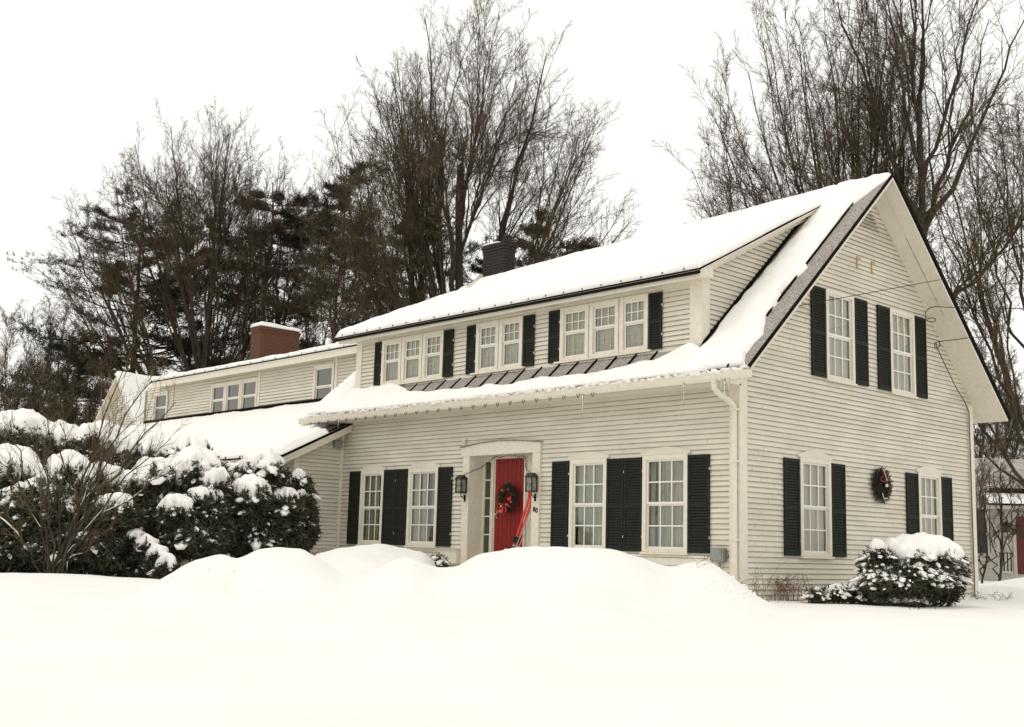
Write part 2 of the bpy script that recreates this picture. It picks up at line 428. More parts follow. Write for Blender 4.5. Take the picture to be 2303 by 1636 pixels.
# --- gable wall
for (a, b, z0, z1) in ((1.143, 1.576, 0, 1.56), (2.515, 2.945, 0, 1.56), (5.0, 5.425, 0, 1.56), (6.292, 6.716, 0, 1.56),
                       (1.981, 2.408, 3.0, 4.545), (3.335, 3.765, 3.0, 4.545), (4.109, 4.535, 3.0, 4.545), (5.445, 5.87, 3.0, 4.545)):
    shutter(GABLE, a, b, z0, z1)
window(GABLE, 1.60, 2.50, 0, 1.60, 'gable', cap=(.13, .045), curt='curtain', waves=9, strips=[(0, .16), (.20, .44), (.50, .58), (.64, .86), (.93, 1)])
window(GABLE, 5.44, 6.28, 0, 1.60, 'gable', cap=(.13, .045), curt='curtain_grey', waves=9, strips=[(0, .26), (.34, .6), (.66, 1)])
window(GABLE, 2.43, 3.32, 2.99, 4.56, 'gable', cap=None, curt='curtain_grey', waves=5, casing=.07, strips=[(0, .3), (.42, .62), (.9, 1)])
window(GABLE, 4.55, 5.43, 2.99, 4.56, 'gable', cap=None, curt='curtain_grey', waves=5, casing=.07, strips=[(0, .5), (.7, 1)])
# --- dormer windows
DG = [([-4.00, -3.265, -2.55, -1.885], (-4.286, -4.006), (-1.879, -1.59)), ([-6.32, -5.645, -4.975], (-6.595, -6.33), (-4.965, -4.666)), ([-9.394, -8.69, -7.99, -7.31], (-9.641, -9.40), (-7.303, -7.007))]
for edges, s1, s2 in DG:
    for a, b in zip(edges[:-1], edges[1:]):
        window(DORM, a+.012, b-.012, 3.37, 4.345, 'dorm', curt='curtain', waves=4, low=False, sill=False, casing=.085, inner=True, mid=.54, th=.014)
    shutter(DORM, *s1, 3.36, 4.33); shutter(DORM, *s2, 3.36, 4.33)
# --- wing upper windows
for a, b in zip([-19.56, -18.74, -17.90], [-18.76, -17.92, -17.04]):
    window(WUP, a, b, 3.47, 4.40, 'wing', cols=1, rows=1, curt=None, glass='glass_dark', sill=False, casing=.07)
window(WUP, -14.32, -13.42, 3.35, 4.45, 'wing', cols=1, rows=1, curt=None, glass='glass_dark', sill=False, casing=.08)
window(WUP, -23.10, -22.20, 3.50, 4.42, 'wing', cols=1, rows=1, curt=None, glass='glass_dark', sill=False, casing=.07)

# --- clapboard walls
mb = MB()
siding(mb, FRONT, -.95, 2.62, lambda z: (XL, 0), [(-6.30, -4.55, -2, 1.74)]+HOLES['front'])
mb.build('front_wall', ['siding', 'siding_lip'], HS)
mb = MB()
def grange(z):
    if z < 3.16: return (0, WID)
    y = YF+(z-ZE+.03)/SLP; return (max(0, y), min(WID, 2*YR-y))
siding(mb, GABLE, -.95, 6.62, grange, HOLES['gable'])
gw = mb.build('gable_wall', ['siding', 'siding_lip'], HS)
mb = MB()
siding(mb, DORM, 3.30, 4.44, lambda z: (-10.32, -.80), HOLES['dorm'])
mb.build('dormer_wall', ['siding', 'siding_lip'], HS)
mb = MB()
def zdorm(y): return 4.505+(y+.277)*.517
def crange(z):
    y0 = YF+(z-ZE+.02)/SLP; a = max(.071, (z-zdorm(0)+.10)/.517)
    return (a, max(y0, a)) if z > 3.3 else (.071, .072)
siding(mb, CHEEK, 3.30, 6.45, crange)
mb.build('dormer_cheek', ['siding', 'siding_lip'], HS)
mb = MB()
siding(mb, WUP, 3.20, 4.62, lambda z: (-23.6, -10.6), HOLES['wing'])
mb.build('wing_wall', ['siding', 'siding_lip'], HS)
mb = MB()
siding(mb, WSIDE, -.95, 2.62, lambda z: (max(-1.25, (z-2.45)/.484), 0))
# back of porch recess
siding(mb, WLOW, -.95, 2.1, lambda z: (-24, XL-.02))
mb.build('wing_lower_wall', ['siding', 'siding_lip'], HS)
# rear and left closures
mb = MB()
Pk = [(0, 0), (0, 0)]
mb.quad((XL, WID, -1), (0, WID, -1), (0, WID, 3.1), (XL, WID, 3.1))
mb.add([(XL, .0, -1), (XL, WID, -1), (XL, WID, 3.15), (XL, YR, 6.7), (XL, 0, 3.15)], [(0, 1, 2, 3, 4)])
mb.add([(-.05, .02, -1), (-.05, WID, -1), (-.05, WID, 3.15), (-.05, YR, 6.7), (-.05, .02, 3.15)], [(0, 1, 2, 3, 4)])
mb.quad((-23.6, 6.5, -1), (XL, 6.5, -1), (XL, 6.5, 4.6), (-23.6, 6.5, 4.6))
mb.add([(-24, -.7, -1), (-24, 6.5, -1), (-24, 6.5, 4.6), (-24, 1.7, 4.6), (-24, 1.7, 3.2), (-24, -.7, 2.1)], [(0, 1, 2, 3, 4, 5)])
mb.build('rear_wall', 'siding', HS)

# --- corner boards and trim
mb = MB()
FRONT.box(mb, -.155, .045, -.95, 2.62, .0, .045)
GABLE.box(mb, -.001, .155, -.95, 3.1, .0, .044)
mb.build('corner_board', 'trim', HS)
mb = MB(); GABLE.box(mb, 7.49, 7.66, -.95, 3.05, .0, .05); mb.build('corner_board', 'trim', HS)
mb = MB()
DORM.box(mb, -1.01, -.76, 3.30, 4.44, .0, .03); CHEEK.box(mb, .04, .26, 3.30, 4.5, .0, .032)
DORM.box(mb, -10.34, -10.14, 3.28, 4.44, .0, .03)
DORM.box(mb, -10.16, -1.0, 4.37, 4.45, .001, .02)
DORM.box(mb, -10.14, -1.01, 3.27, 3.322, .0, .03)
mb.build('dormer_trim', 'trim', HS)
for a, b in ((-4.08, -1.80), (-6.40, -4.88), (-9.47, -7.23)):
    mb = MB(); DORM.box(mb, a, b, 3.325, 3.36, .0, .10); mb.build('window_ledge', 'trim', HS)
mb = MB()
for f, bx in ((FRONT, (-2.85, -.60, -.075, -.040, .0, .03)), (FRONT, (-10.3, -7.2, -.075, -.040, .0, .03)), (FRONT, (-2.70, -.30, -.20, -.09, .018, .04)),
              (WSIDE, (-1.26, -1.14, -.95, 1.85, .0, .028)), (WSIDE, (-.09, -.01, -.95, 2.45, .0, .03)),
              (WUP, (-17.035, -16.93, 3.2, 4.55, .0, .03)), (WUP, (-13.40, -13.30, 3.2, 4.60, .0, .03))):
    mb = MB(); f.box(mb, *bx); mb.build('trim_board', 'trim', HS)

def droop(x, y): return .0285*max(0.0, -x)*min(1.0, max(0.0, (y+.4)/(YR+.4)))
# --- roofs. slab(): sloping plate, metal above, pale soffit below, black drip edge
def slab(mb, a, b, c, d, th=.07, edge=.028):
    # a,b,c,d top corners ccw from above
    a, b, c, d = map(Vector, (a, b, c, d)); n = (b-a).cross(d-a).normalized()
    e = n*-edge; t = n*-th
    mb.quad(a, b, c, d, 0)
    lo = [p+e for p in (a, b, c, d)]; bt = [p+t for p in (a, b, c, d)]
    tp = (a, b, c, d)
    for i in range(4):
        j = (i+1) % 4; mb.quad(lo[i], lo[j], tp[j], tp[i], 1); mb.quad(bt[i], bt[j], lo[j], lo[i], 2)
    mb.quad(bt[3], bt[2], bt[1], bt[0], 2)
RM = ['roof_frost', 'black_edge', 'trim']
mb = MB()
xl, xr = -11.22, OH
ZL = ZR-droop(xl, YR)
slab(mb, (xl, YF, ZE), (xr, YF, ZE), (xr, YR, ZR), (xl, YR, ZL))
slab(mb, (xl, YR, ZL), (xr, YR, ZR), (xr, 8.112, ZE+.0), (xl, 8.112, ZE))
# visible black rake edges (proud strips)
def strip(mb, p, q, w_, h_, side, mi=1):
    p, q = Vector(p), Vector(q); t = (q-p).normalized(); s = Vector(side).normalized(); n = s.cross(t).normalized()
    if n.z < 0: n = -n
    c = [p, p+s*w_, p+s*w_+n*h_, p+n*h_]; e = [q, q+s*w_, q+s*w_+n*h_, q+n*h_]
    mb.add(c+e, [(3, 2, 1, 0), (4, 5, 6, 7), (0, 1, 5, 4), (1, 2, 6, 5), (2, 3, 7, 6), (3, 0, 4, 7)], mi)
strip(mb, (xr+.003, YF-.02, ZE-.04), (xr+.003, YR, ZR-.02), .02, .055, (1, 0, 0))
strip(mb, (xr+.003, YR, ZR-.02), (xr+.003, 8.13, ZE-.035), .022, .085, (1, 0, 0))
# standing seams on the lower street slope and the right strip
x = -10.9
seams = []
while x < .5:
    seams.append(x); x += .46
for x in seams:
    y1 = .055 if -10.3 < x < -.85 else YR-.05
    strip(mb, (x, YF+.01, zroof(YF+.01)), (x, y1, zroof(y1)-droop(x, y1)), .02, .035, (1, 0, 0))
main_roof = mb.build('roof', RM, HS)
mb = MB()   # dark flashing where dormer meets roof
strip(mb, (-.80, .071, zroof(.071)+.0), (-.80, 3.5, zroof(3.5)), .05, .05, (1, 0, 0))
strip(mb, (-10.3, .07, 3.272), (-.75, .07, 3.272), .04, -.04, (0, -1, 0))
mb.build('flashing', 'black_edge', HS)
mb = MB()   # dormer roof
Y1 = 3.62; dz = lambda y: 4.53+(y+.277)*.517
slab(mb, (-10.65, -.30, dz(-.30)), (-.53, -.30, dz(-.30)), (-.53, Y1, dz(Y1)), (-10.65, Y1, dz(Y1)-droop(-10.65, Y1)), .055, .035)
strip(mb, (-10.66, -.305, dz(-.30)-.05), (-.52, -.305, dz(-.30)-.05), .018, -.05, (0, -1, 0))
x = -10.4
while x < -.6:
    strip(mb, (x, -.325, dz(-.3)-.01), (x, .3, dz(.3)), .016, .035, (1, 0, 0)); x += .455
# soffit box under dormer eave
mb.add([(-10.6, -.27, 4.36), (-.56, -.27, 4.36), (-.56, .08, 4.42), (-10.6, .08, 4.42), (-10.6, -.27, 4.475), (-.56, -.27, 4.475), (-.56, .08, 4.64), (-10.6, .08, 4.64)],
       [(3, 2, 1, 0), (4, 5, 6, 7), (0, 1, 5, 4), (1, 2, 6, 5), (2, 3, 7, 6), (3, 0, 4, 7)], 2)
# rake board of the dormer roof (right side)
for (xa, xb, hh) in ((-.80, -.57, .05), (-.79, -.70, .14)):
    mb.add([(xa, -.1, dz(-.1)-.06-hh), (xb, -.1, dz(-.1)-.06-hh), (xb, -.1, dz(-.1)-.057), (xa, -.1, dz(-.1)-.057),
            (xa, 3.4, dz(3.4)-.06-hh), (xb, 3.4, dz(3.4)-.06-hh), (xb, 3.4, dz(3.4)-.057), (xa, 3.4, dz(3.4)-.057)],
           [(3, 2, 1, 0), (4, 5, 6, 7), (0, 1, 5, 4), (1, 2, 6, 5), (2, 3, 7, 6), (3, 0, 4, 7)], 2)
mb.build('dormer_roof', RM, HS)
# eave box + gable soffit
mb = MB(); XE = .045
mb.add([(xl, -.46, 2.60), (XE, -.46, 2.60), (XE, .0, 2.60), (xl, .0, 2.60), (xl, -.46, 2.74), (XE, -.46, 2.74), (XE, 0, 3.10), (xl, 0, 3.10)],
       [(3, 2, 1, 0), (4, 5, 6, 7), (0, 1, 5, 4), (1, 2, 6, 5), (2, 3, 7, 6), (3, 0, 4, 7)])
# soffit panels with joints (rear slope)
for (x0, x1) in ((.02, .30), (.305, .55)):
    for k in range(4):
        t0, t1 = k/4, (k+1)/4-.002
        ya, yb = YR+.05+(8.0-YR)*t0, YR+.05+(8.0-YR)*t1
        za, zb = zroof(ya)-.112, zroof(yb)-.112
        mb.quad((x0, ya, za), (x0, yb, zb), (x1, yb, zb), (x1, ya, za))
mb.build('soffit', 'trim', HS)
mb = MB()
strip(mb, (.298, YR+.9, zroof(YR+.9)-.121), (.298, 7.9, zroof(7.9)-.121), .010, .006, (1, 0, 0), 0)
strip(mb, (.50, 7.98, zroof(7.98)-.125), (.02, 7.98, zroof(7.98)-.125), .03, .02, (0, 1, 0), 0)
mb.build('soffit_seam', 'siding_lip', HS)
# gutter
mb = MB()
gx0, gx1 = -11.53, .60; gy0, gy1 = -.60, -.49
prof = [(gy1, 2.70), (gy1, 2.575), (gy0+.03, 2.575), (gy0+.01, 2.62), (gy0-.005, 2.68), (gy0-.012, 2.70), (gy0+.008, 2.70), (gy0+.02, 2.63), (gy0+.04, 2.60), (gy1-.012, 2.60), (gy1-.012, 2.70)]
prof = [(y, z+.03) for y, z in prof]
k = len(prof)
mb.add([(gx0, y, z) for y, z in prof]+[(gx1, y, z) for y, z in prof], [(i, (i+1) % k, k+(i+1) % k, k+i) for i in range(k)])
for gx in (gx0, gx1-.004): mb.box8([(gx, gy0, 2.61), (gx+.004, gy0, 2.61), (gx+.004, gy1, 2.61), (gx, gy1, 2.61), (gx, gy0, 2.725), (gx+.004, gy0, 2.725), (gx+.004, gy1, 2.725), (gx, gy1, 2.725)])
gut = mb.build('gutter', 'trim', HS); WM[gut.name] = WM[HS.name]
for i in range(26):
    x = -11.1+i*(8.5/25); m = MB()
    m.tube([(x, -.585, 2.625), (x+.004, -.585, 2.585), (x+.03, -.585, 2.555), (x+.055, -.585, 2.59), (x+.06, -.585, 2.625)], .006, 5)
    c = m.build('gutter_clip', 'light_wire', HS); c.parent = gut; c.matrix_parent_inverse = Matrix.Identity(4)
m = MB()   # downspout
m.tube([(-.06, -.55, 2.64), (-.06, -.54, 2.50), (-.05, -.47, 2.44), (-.03, -.17, 2.32), (-.02, -.10, 2.26), (-.02, -.095, 1.2), (-.02, -.095, -.95)], .046, 8)
for z in (.2, 1.4, 2.2): FRONT.box(m, -.08, .04, z, z+.03, .04, .146)
m.build('downspout', 'trim', HS)
# gable vent, bracket marks
m = MB(); y0 = 4.0
for i in range(7):
    z = 5.92+i*.065; half = .40*(1-i/7.5); GABLE.box(m, YR-half+.02, YR+half+.02, z, z+.012, .01, .05, 1)
    GABLE.box(m, YR-half+.02, YR+half+.02, z+.014, z+.05, .005, .02, 0)
m.build('gable_vent', ['trim_grey', 'siding_lip'], HS)
for yc, zc in ((3.47, 5.22), (3.97, 5.22)):
    m = MB(); GABLE.box(m, yc, yc+.02, zc-.12, zc+.1, .015, .035); GABLE.box(m, yc+.02, yc+.12, zc+.08, zc+.1, .016, .036); GABLE.box(m, yc+.02, yc+.10, zc-.12, zc-.10, .016, .036)
    m.build('shelf_bracket', 'ochre', HS)

# --- wing roofs
def zlean(y): return 2.63+.484*y
RX0, RX1 = -24.3, -10.30
mb = MB()
slab(mb, (RX0, -1.72, zlean(-1.72)), (RX1, -1.72, zlean(-1.72)), (RX1, 0.0, zlean(0)), (RX0, 0.0, zlean(0)), .10, .04)
slab(mb, (RX0, 0.001, zlean(0)), (XL-.02, 0.001, zlean(0)), (XL-.02, 1.62, zlean(1.62)), (RX0, 1.62, zlean(1.62)), .09, .04)
mb.add([(RX0, -1.68, 1.66), (RX1-.03, -1.68, 1.66), (RX1-.03, -1.60, 1.66), (RX0, -1.60, 1.66), (RX0, -1.68, 1.77), (RX1-.03, -1.68, 1.77), (RX1-.03, -1.60, 1.79), (RX0, -1.60, 1.79)],
       [(3, 2, 1, 0), (4, 5, 6, 7), (0, 1, 5, 4), (1, 2, 6, 5), (2, 3, 7, 6), (3, 0, 4, 7)], 2)
mb.add([(RX1-.05, -1.66, zlean(-1.66)-.20), (RX1-.02, -1.66, zlean(-1.66)-.20), (RX1-.02, 0, zlean(0)-.20), (RX1-.05, 0, zlean(0)-.20),
        (RX1-.05, -1.66, zlean(-1.66)-.08), (RX1-.02, -1.66, zlean(-1.66)-.08), (RX1-.02, 0, zlean(0)-.08), (RX1-.05, 0, zlean(0)-.08)],
       [(3, 2, 1, 0), (4, 5, 6, 7), (0, 1, 5, 4), (1, 2, 6, 5), (2, 3, 7, 6), (3, 0, 4, 7)], 2)
mb.quad((RX1-.04, -1.6, 1.70), (RX1-.04, 0, 2.47), (XL, 0, 2.47), (XL, -1.6, 1.70), 2)
for x in np.arange(-23.8, -10.5, .62): strip(mb, (x, -1.74, zlean(-1.74)), (x, -1.3, zlean(-1.3)), .02, .045, (1, 0, 0))
strip(mb, (-10.42, -1.70, zlean(-1.70)), (-10.42, 0, zlean(0)), .02, .04, (1, 0, 0))
strip(mb, (RX1+.002, -1.74, zlean(-1.74)-.045), (RX1+.002, 0, zlean(0)-.045), .015, .05, (1, 0, 0))
strip(mb, (-23.6, 1.578, 3.59), (-11.2, 1.578, 3.59), .05, -.10, (0, -1, 0))
mb.build('wing_lower_roof', RM, HS)
WS = .17
mb = MB()
zw = lambda y: 4.72+(y-1.25)*WS
slab(mb, (-22.8, 1.25, zw(1.25)), (-10.61, 1.25, zw(1.25)), (-10.61, 5.0, zw(5)), (-22.8, 5.0, zw(5)), .06, .03)
mb.quad((-22.8, 5.0, zw(5)-.01), (-10.61, 5, zw(5)-.01), (-10.61, 6.6, 4.4), (-22.8, 6.6, 4.4))
mb.add([(-22.7, 1.27, 4.52), (-10.61, 1.27, 4.52), (-10.61, 1.61, 4.60), (-22.7, 1.61, 4.60), (-22.7, 1.27, 4.665), (-10.61, 1.27, 4.665), (-10.61, 1.61, 4.74), (-22.7, 1.61, 4.74)],
       [(3, 2, 1, 0), (4, 5, 6, 7), (0, 1, 5, 4), (1, 2, 6, 5), (2, 3, 7, 6), (3, 0, 4, 7)], 2)
for x in np.arange(-22.5, -10.9, .62): strip(mb, (x, 1.23, zw(1.23)), (x, 1.7, zw(1.7)), .02, .045, (1, 0, 0))
mb.build('wing_upper_roof', RM, HS)
# cross gable at the far end
mb = MB()
ax, az_, ay = -26.24, 5.30, 2.0
XG = Fr((0, ay, 0), (1, 0, 0), (0, -1, 0))
siding(mb, XG, -.9, az_-.1, lambda z: (max(-28.6, ax-(az_-.1-z)), min(-24.0, ax+(az_-.1-z)*.9)))
mb.build('cross_gable_wall', ['siding', 'siding_lip'], HS)
mb = MB()
slab(mb, (ax-3.0, ay-.3, az_-3.0), (ax, ay-.3, az_), (ax, ay+3.5, az_), (ax-3.0, ay+3.5, az_-3.0), .08)
slab(mb, (ax, ay-.3, az_), (ax+2.3, ay-.3, az_-2.3*1.05), (ax+2.3, ay+3.5, az_-2.3*1.05), (ax, ay+3.5, az_), .08)
mb.build('cross_gable_roof', RM, HS)

# --- front entry
mb = MB()
FRONT.box(mb, -6.49, -6.30, -.95, 1.735, -.02, .05); FRONT.box(mb, -4.55, -4.354, -.95, 1.735, -.02, .05)
poly = [(-6.54, 1.735), (-4.345, 1.735), (-4.345, 1.915), (-4.9, 1.965), (-5.43, 1.99), (-6.0, 1.965), (-6.54, 1.90)]
FRONT.prism(mb, poly, -.02, .06)
cap = [(-6.57, 1.905), (-6.0, 1.968), (-5.43, 1.993), (-4.9, 1.968), (-4.315, 1.918), (-4.315, 1.93), (-4.9, 1.983), (-5.43, 2.008), (-6.0, 1.983), (-6.57, 1.92)]
mb.build('door_surround', 'trim', HS)
mb = MB(); FRONT.prism(mb, cap, -.01, .09); mb.build('lead_cap', 'siding_lip', HS)
mb = MB()
D = -.32
FRONT.box(mb, -6.32, -6.30, -.6, 1.74, D, -.02); FRONT.box(mb, -4.55, -4.53, -.6, 1.74, D, -.02)
FRONT.box(mb, -6.30, -4.55, 1.735, 1.76, D-.02, -.021)
FRONT.box(mb, -6.30, -6.265, -.6, 1.735, D-.05, D); FRONT.box(mb, -6.085, -5.955, -.6, 1.735, D-.05, D)
FRONT.box(mb, -6.06, -6.04, -.6, 1.735, D, D+.02); FRONT.box(mb, -6.01, -5.975, -.6, 1.735, D, D+.035)
FRONT.box(mb, -5.145, -4.935, -.6, 1.735, D-.05, D); FRONT.box(mb, -5.12, -5.07, -.6, 1.735, D, D+.03)
FRONT.box(mb, -4.60, -4.55, -.6, 1.735, D-.05, D); FRONT.box(mb, -5.955, -5.145, 1.69, 1.735, D-.05, D)
for a, b in ((-6.265, -6.085), (-4.935, -4.60)):
    FRONT.box(mb, a, b, 1.64, 1.735, D-.05, D); FRONT.box(mb, a, b, -.6, -.10, D-.05, D)
    for i in range(1, 5): z = -.10+1.74*i/5; FRONT.box(mb, a, b, z-.012, z+.012, D-.045, D-.012)
mb.build('door_frame', 'trim', HS)
for a, b in ((-6.265, -6.085), (-4.935, -4.60)):
    m = MB(); m.quad(FRONT.P(a, -.1, D-.03), FRONT.P(b, -.1, D-.03), FRONT.P(b, 1.64, D-.03), FRONT.P(a, 1.64, D-.03))
    m.build('sidelight', 'glass_dark', HS)
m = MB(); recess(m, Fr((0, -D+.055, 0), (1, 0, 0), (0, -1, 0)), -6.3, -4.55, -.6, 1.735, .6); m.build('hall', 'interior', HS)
mb = MB(); n = 7
for i in range(n):
    a = -5.953+(.806)*i/n; b = a+.806/n-.010
    FRONT.box(mb, a, b, -.45, 1.688, D-.045, D-.012)
FRONT.box(mb, -5.953, -5.147, -.45, 1.688, D-.05, D-.022)
dr = mb.build('door', 'red_door', HS); WM[dr.name] = WM[HS.name]
m = MB(); m.blob(FRONT.P(-5.89, .62, D+.03), .03, 1, 0); m.tube([FRONT.P(-5.89, .62, D-.02), FRONT.P(-5.89, .62, D+.02)], .012); FRONT.box(m, -5.905, -5.875, .55, .72, D-.012, D-.006)
h = m.build('handle', 'silver', HS); h.parent = dr; h.matrix_parent_inverse = Matrix.Identity(4)
mb = MB(); FRONT.box(mb, -6.6, -4.25, -.95, -.46, -.30, .9); mb.build('doorstep', 'trim_grey', HS)
# cellar vent cover, meter box, side vent, sensor
mb = MB(); FRONT.prism(mb, [(-6.98, -.32), (-6.50, -.32), (-6.50, -.05), (-6.98, -.05)], .02, .14); FRONT.box(mb, -7.0, -6.48, -.05, -.035, .02, .17)
mb.build('cellar_vent_cover', 'trim', HS)
tb = FRONT
mb = MB(); tb.prism(mb, [(-.455, -.10), (-.44, -.125), (-.23, -.125), (-.215, -.10), (-.215, .075), (-.23, .09), (-.44, .09), (-.455, .075)], .02, .13)
tb.box(mb, -.43, -.24, -.10, .065, .13, .14); tb.box(mb, -.21, -.18, -.06, .0, .02, .05, 0); mb.tube([tb.P(-.33, -.12, .06), tb.P(-.33, -.5, .06)], .018)
mt = mb.build('meter_box', 'meter_grey'); tag(mt, 'grey electric meter box on clapboard wall beside the downspout', 'meter box')
mb = MB(); WSIDE.box(mb, -.30, -.10, 2.06, 2.20, .0, .10); WSIDE.box(mb, -.32, -.08, 2.2, 2.215, .0, .12); mb.build('wall_vent', 'meter_grey', HS)
mb = MB(); mb.blob(FRONT.P(-6.46, 2.03, .07), (.035, .03, .035), 2, .1); FRONT.box(mb, -6.49, -6.43, 2.05, 2.09, 0, .06); mb.tube([FRONT.P(-6.46, 1.97, .06), FRONT.P(-6.44, 1.93, .08)], .02)
tag(mb.build('porch_sensor', 'trim', None), 'small white motion sensor above the left end of the door surround', 'sensor')
# chimneys
def chimney(name, x0, x1, y0, y1, z0, z1, m1, m2, row=.075, cap=True):
    mb = MB(); z = z0; k = 0
    mb.box8([(x0+.008, y0+.008, z0), (x1-.008, y0+.008, z0), (x1-.008, y1-.008, z0), (x0+.008, y1-.008, z0), (x0+.008, y0+.008, z1), (x1-.008, y0+.008, z1), (x1-.008, y1-.008, z1), (x0+.008, y1-.008, z1)], 1)
    rr = random.Random(5)
    while z < z1-.02:
        ex = .035 if cap and z > z1-row*2.2 else (.018 if cap and z > z1-row*3.2 else 0)
        zt = z+row-.012
        for (fu, L, o, u, n) in ((0, x1-x0, (x0, y0, 0), (1, 0, 0), (0, -1, 0)), (1, y1-y0, (x1, y0, 0), (0, 1, 0), (1, 0, 0)), (2, y1-y0, (x0, y1, 0), (0, -1, 0), (-1, 0, 0)), (3, x1-x0, (x1, y1, 0), (-1, 0, 0), (0, 1, 0))):
            f = Fr(o, u, n); b = .2; s = -(b/2 if k % 2 else 0)
            while s < L+ex:
                a, c = max(s, -ex), min(s+b-.012, L+ex)
                if c-a > .02: f.box(mb, a, c, z, zt, -.03, ex+rr.uniform(0, .003), 0)
                s += b
        z += row; k += 1
    return mb.build(name, [m1, m2], HS)
chimney('chimney', -23.45, -22.85, 5.0, 6.5, 4.6, 7.02, 'brick', 'mortar')
mc = chimney('chimney', -10.66, -9.87, 3.95, 4.3, 6.2, 7.42, 'dark_brick', 'black_edge', cap=True)
mb = MB(); mb.tube([(-9.98, 4.12, 7.40), (-9.98, 4.12, 7.58)], .11, 12); mb.tube([(-9.98, 4.12, 7.58), (-9.98, 4.12, 7.64)], [.14, .05], 12)
mb.build('flue_cap', 'dark_brick', HS)
# house number
for ch, u in (('8', -4.478), ('0', -4.412)):
    c = bpy.data.curves.new('house_number', 'FONT'); c.body = ch; c.size = .125; c.extrude = .004; c.offset = .0; c.align_x = 'CENTER'
    c.materials.append(MAT['black_edge']); tmp = bpy.data.objects.new('tmp', c); COL.objects.link(tmp)
    me = bpy.data.meshes.new_from_object(tmp.evaluated_get(bpy.context.evaluated_depsgraph_get())); bpy.data.objects.remove(tmp)
    o = bpy.data.objects.new('house_number', me); COL.objects.link(o)
    o.matrix_world = Matrix.Translation(FRONT.P(u, .665 if ch == '8' else .645, .058)) @ Matrix.Rotation(R(90), 4, 'X') @ Matrix.Rotation(R(-6), 4, 'Z')
    mw = o.matrix_world.copy(); o.parent = HS; o.matrix_parent_inverse = WM[HS.name].inverted(); o.matrix_basis = mw

# ============================================================ SNOW ON ROOFS
def snow_sheet(name, label, P, NU, NV, T, v0=lambda u: 0, v1=lambda u: 1, edge=.18, nz=.35, su=1, mat_='snow', seed=0, sides=(1, 1, 1, 1), LU=1, LV=1):
    """P(u,v)-> base point; slab of snow thickness T with rounded margins"""
    us = np.linspace(0, 1, NU); vs = np.linspace(0, 1, NV)
    B = np.zeros((NU, NV, 3)); du = np.zeros((NU, NV))
    for i, u in enumerate(us):
        a, b = v0(u), v1(u)
        for j, t in enumerate(vs):
            v = a+(b-a)*t; B[i, j] = P(u, v)
            e = []
            if sides[0]: e.append(u*LU)
            if sides[1]: e.append((1-u)*LU)
            if sides[2]: e.append((v-a)*LV)
            if sides[3]: e.append((b-v)*LV)
            du[i, j] = min(e) if e else 9
    q = np.clip(du/edge, 0, 1); prof = np.sqrt(np.clip(1-(1-q)**2, 0, 1))
    N = fbm(B*np.array([1.5, 1.5, 1.5])+seed, 4)
    if callable(T): T = np.array([T(v) for v in vs])[None]
    th = T*prof*(1+nz*N)
    top = B.copy(); top[..., 2] += th+.004
    fine = .012*fbm(B*9+seed, 2)*prof; top[..., 2] += fine
    # wobble the outline a little
    V = np.concatenate([top.reshape(-1, 3), B.reshape(-1, 3)+[0, 0, .002]]); n = NU*NV
    a = (np.arange(NU-1)[:, None]*NV+np.arange(NV-1)[None]).ravel()
    F = np.stack([a, a+NV, a+NV+1, a+1], 1); F2 = (F+n)[:, ::-1]
    rim = []
    idx = [i*NV for i in range(NU)]+[(NU-1)*NV+j for j in range(1, NV)]+[i*NV+NV-1 for i in range(NU-2, -1, -1)]+[j for j in range(NV-2, 0, -1)]
    for p, q_ in zip(idx, idx[1:]+idx[:1]): rim.append((p, p+n, q_+n, q_))
    o = npmesh(name, V, np.concatenate([F, F2, np.array(rim)[:, ::-1]]), mat_)
    tag(o, label, 'snow', kind='stuff'); return o
def wv(xs, ys):
    return lambda u: float(np.interp(u, xs, ys))
# dormer roof: from its eave to the ridge
def Pd(u, v):
    x = -10.68+(10.16)*u+(.02*math.sin(v*9)); y = -.335+(YR+.12+.335)*v
    z = (dz(y)+.0 if y < Y1-.1 else max(zroof(min(y, YR)), dz(Y1-.1)+(y-Y1+.1)*.3)+.02)-droop(x, y)
    return (x, y, z)
snow_sheet('dormer_roof_snow', 'thick white snow blanket covering the long dormer roof of the house', Pd, 240, 60, lambda v: .15-.08*max(0, v-.6)/.4, edge=.16, nz=.35, LU=10.2, LV=4.4, seed=1)
# rear slope edge snow + ridge
def Pb(u, v):
    x = -10.7+(10.7+OH+.02)*u; y = YR-.10+(8.1-YR+.13)*v; return (x, y, zroof(y)-droop(x, max(0, 2*YR-y)))
snow_sheet('rear_roof_snow', 'thin snow lying on the far slope and along the ridge of the roof', Pb, 120, 40, .06, edge=.08, LU=11.8, LV=5.5, seed=2)
# right strip of the main slope
def Ps(u, v):
    y = YF+.02+(YR-YF-.02)*v
    xl_ = np.interp(v, [0, .08, .14, .3, .5, .7, .82, .86, 1], [-.88, -.80, -.72, -.70, -.68, -.66, -.64, -.62, -.6])
    xr_ = np.interp(v, [0, .05, .08, .14, .22, .30, .335, .345, .42, .48, .50, .60, .80, .84, .86, 1], [.46, .30, .34, .36, .18, .15, .15, .06, .12, .26, .15, .14, .14, .15, .22, OH-.0])
    x = xl_+(xr_-xl_)*u+.012*math.sin(v*47)+.01*math.sin(v*83+u*3)
    return (x, y, zroof(y)+.002)
snow_sheet('gable_strip_snow', 'tongue of snow sliding down the steep roof strip beside the gable edge', Ps, 40, 160, .11, edge=.13, nz=.9, LU=.7, LV=5.8, seed=3)
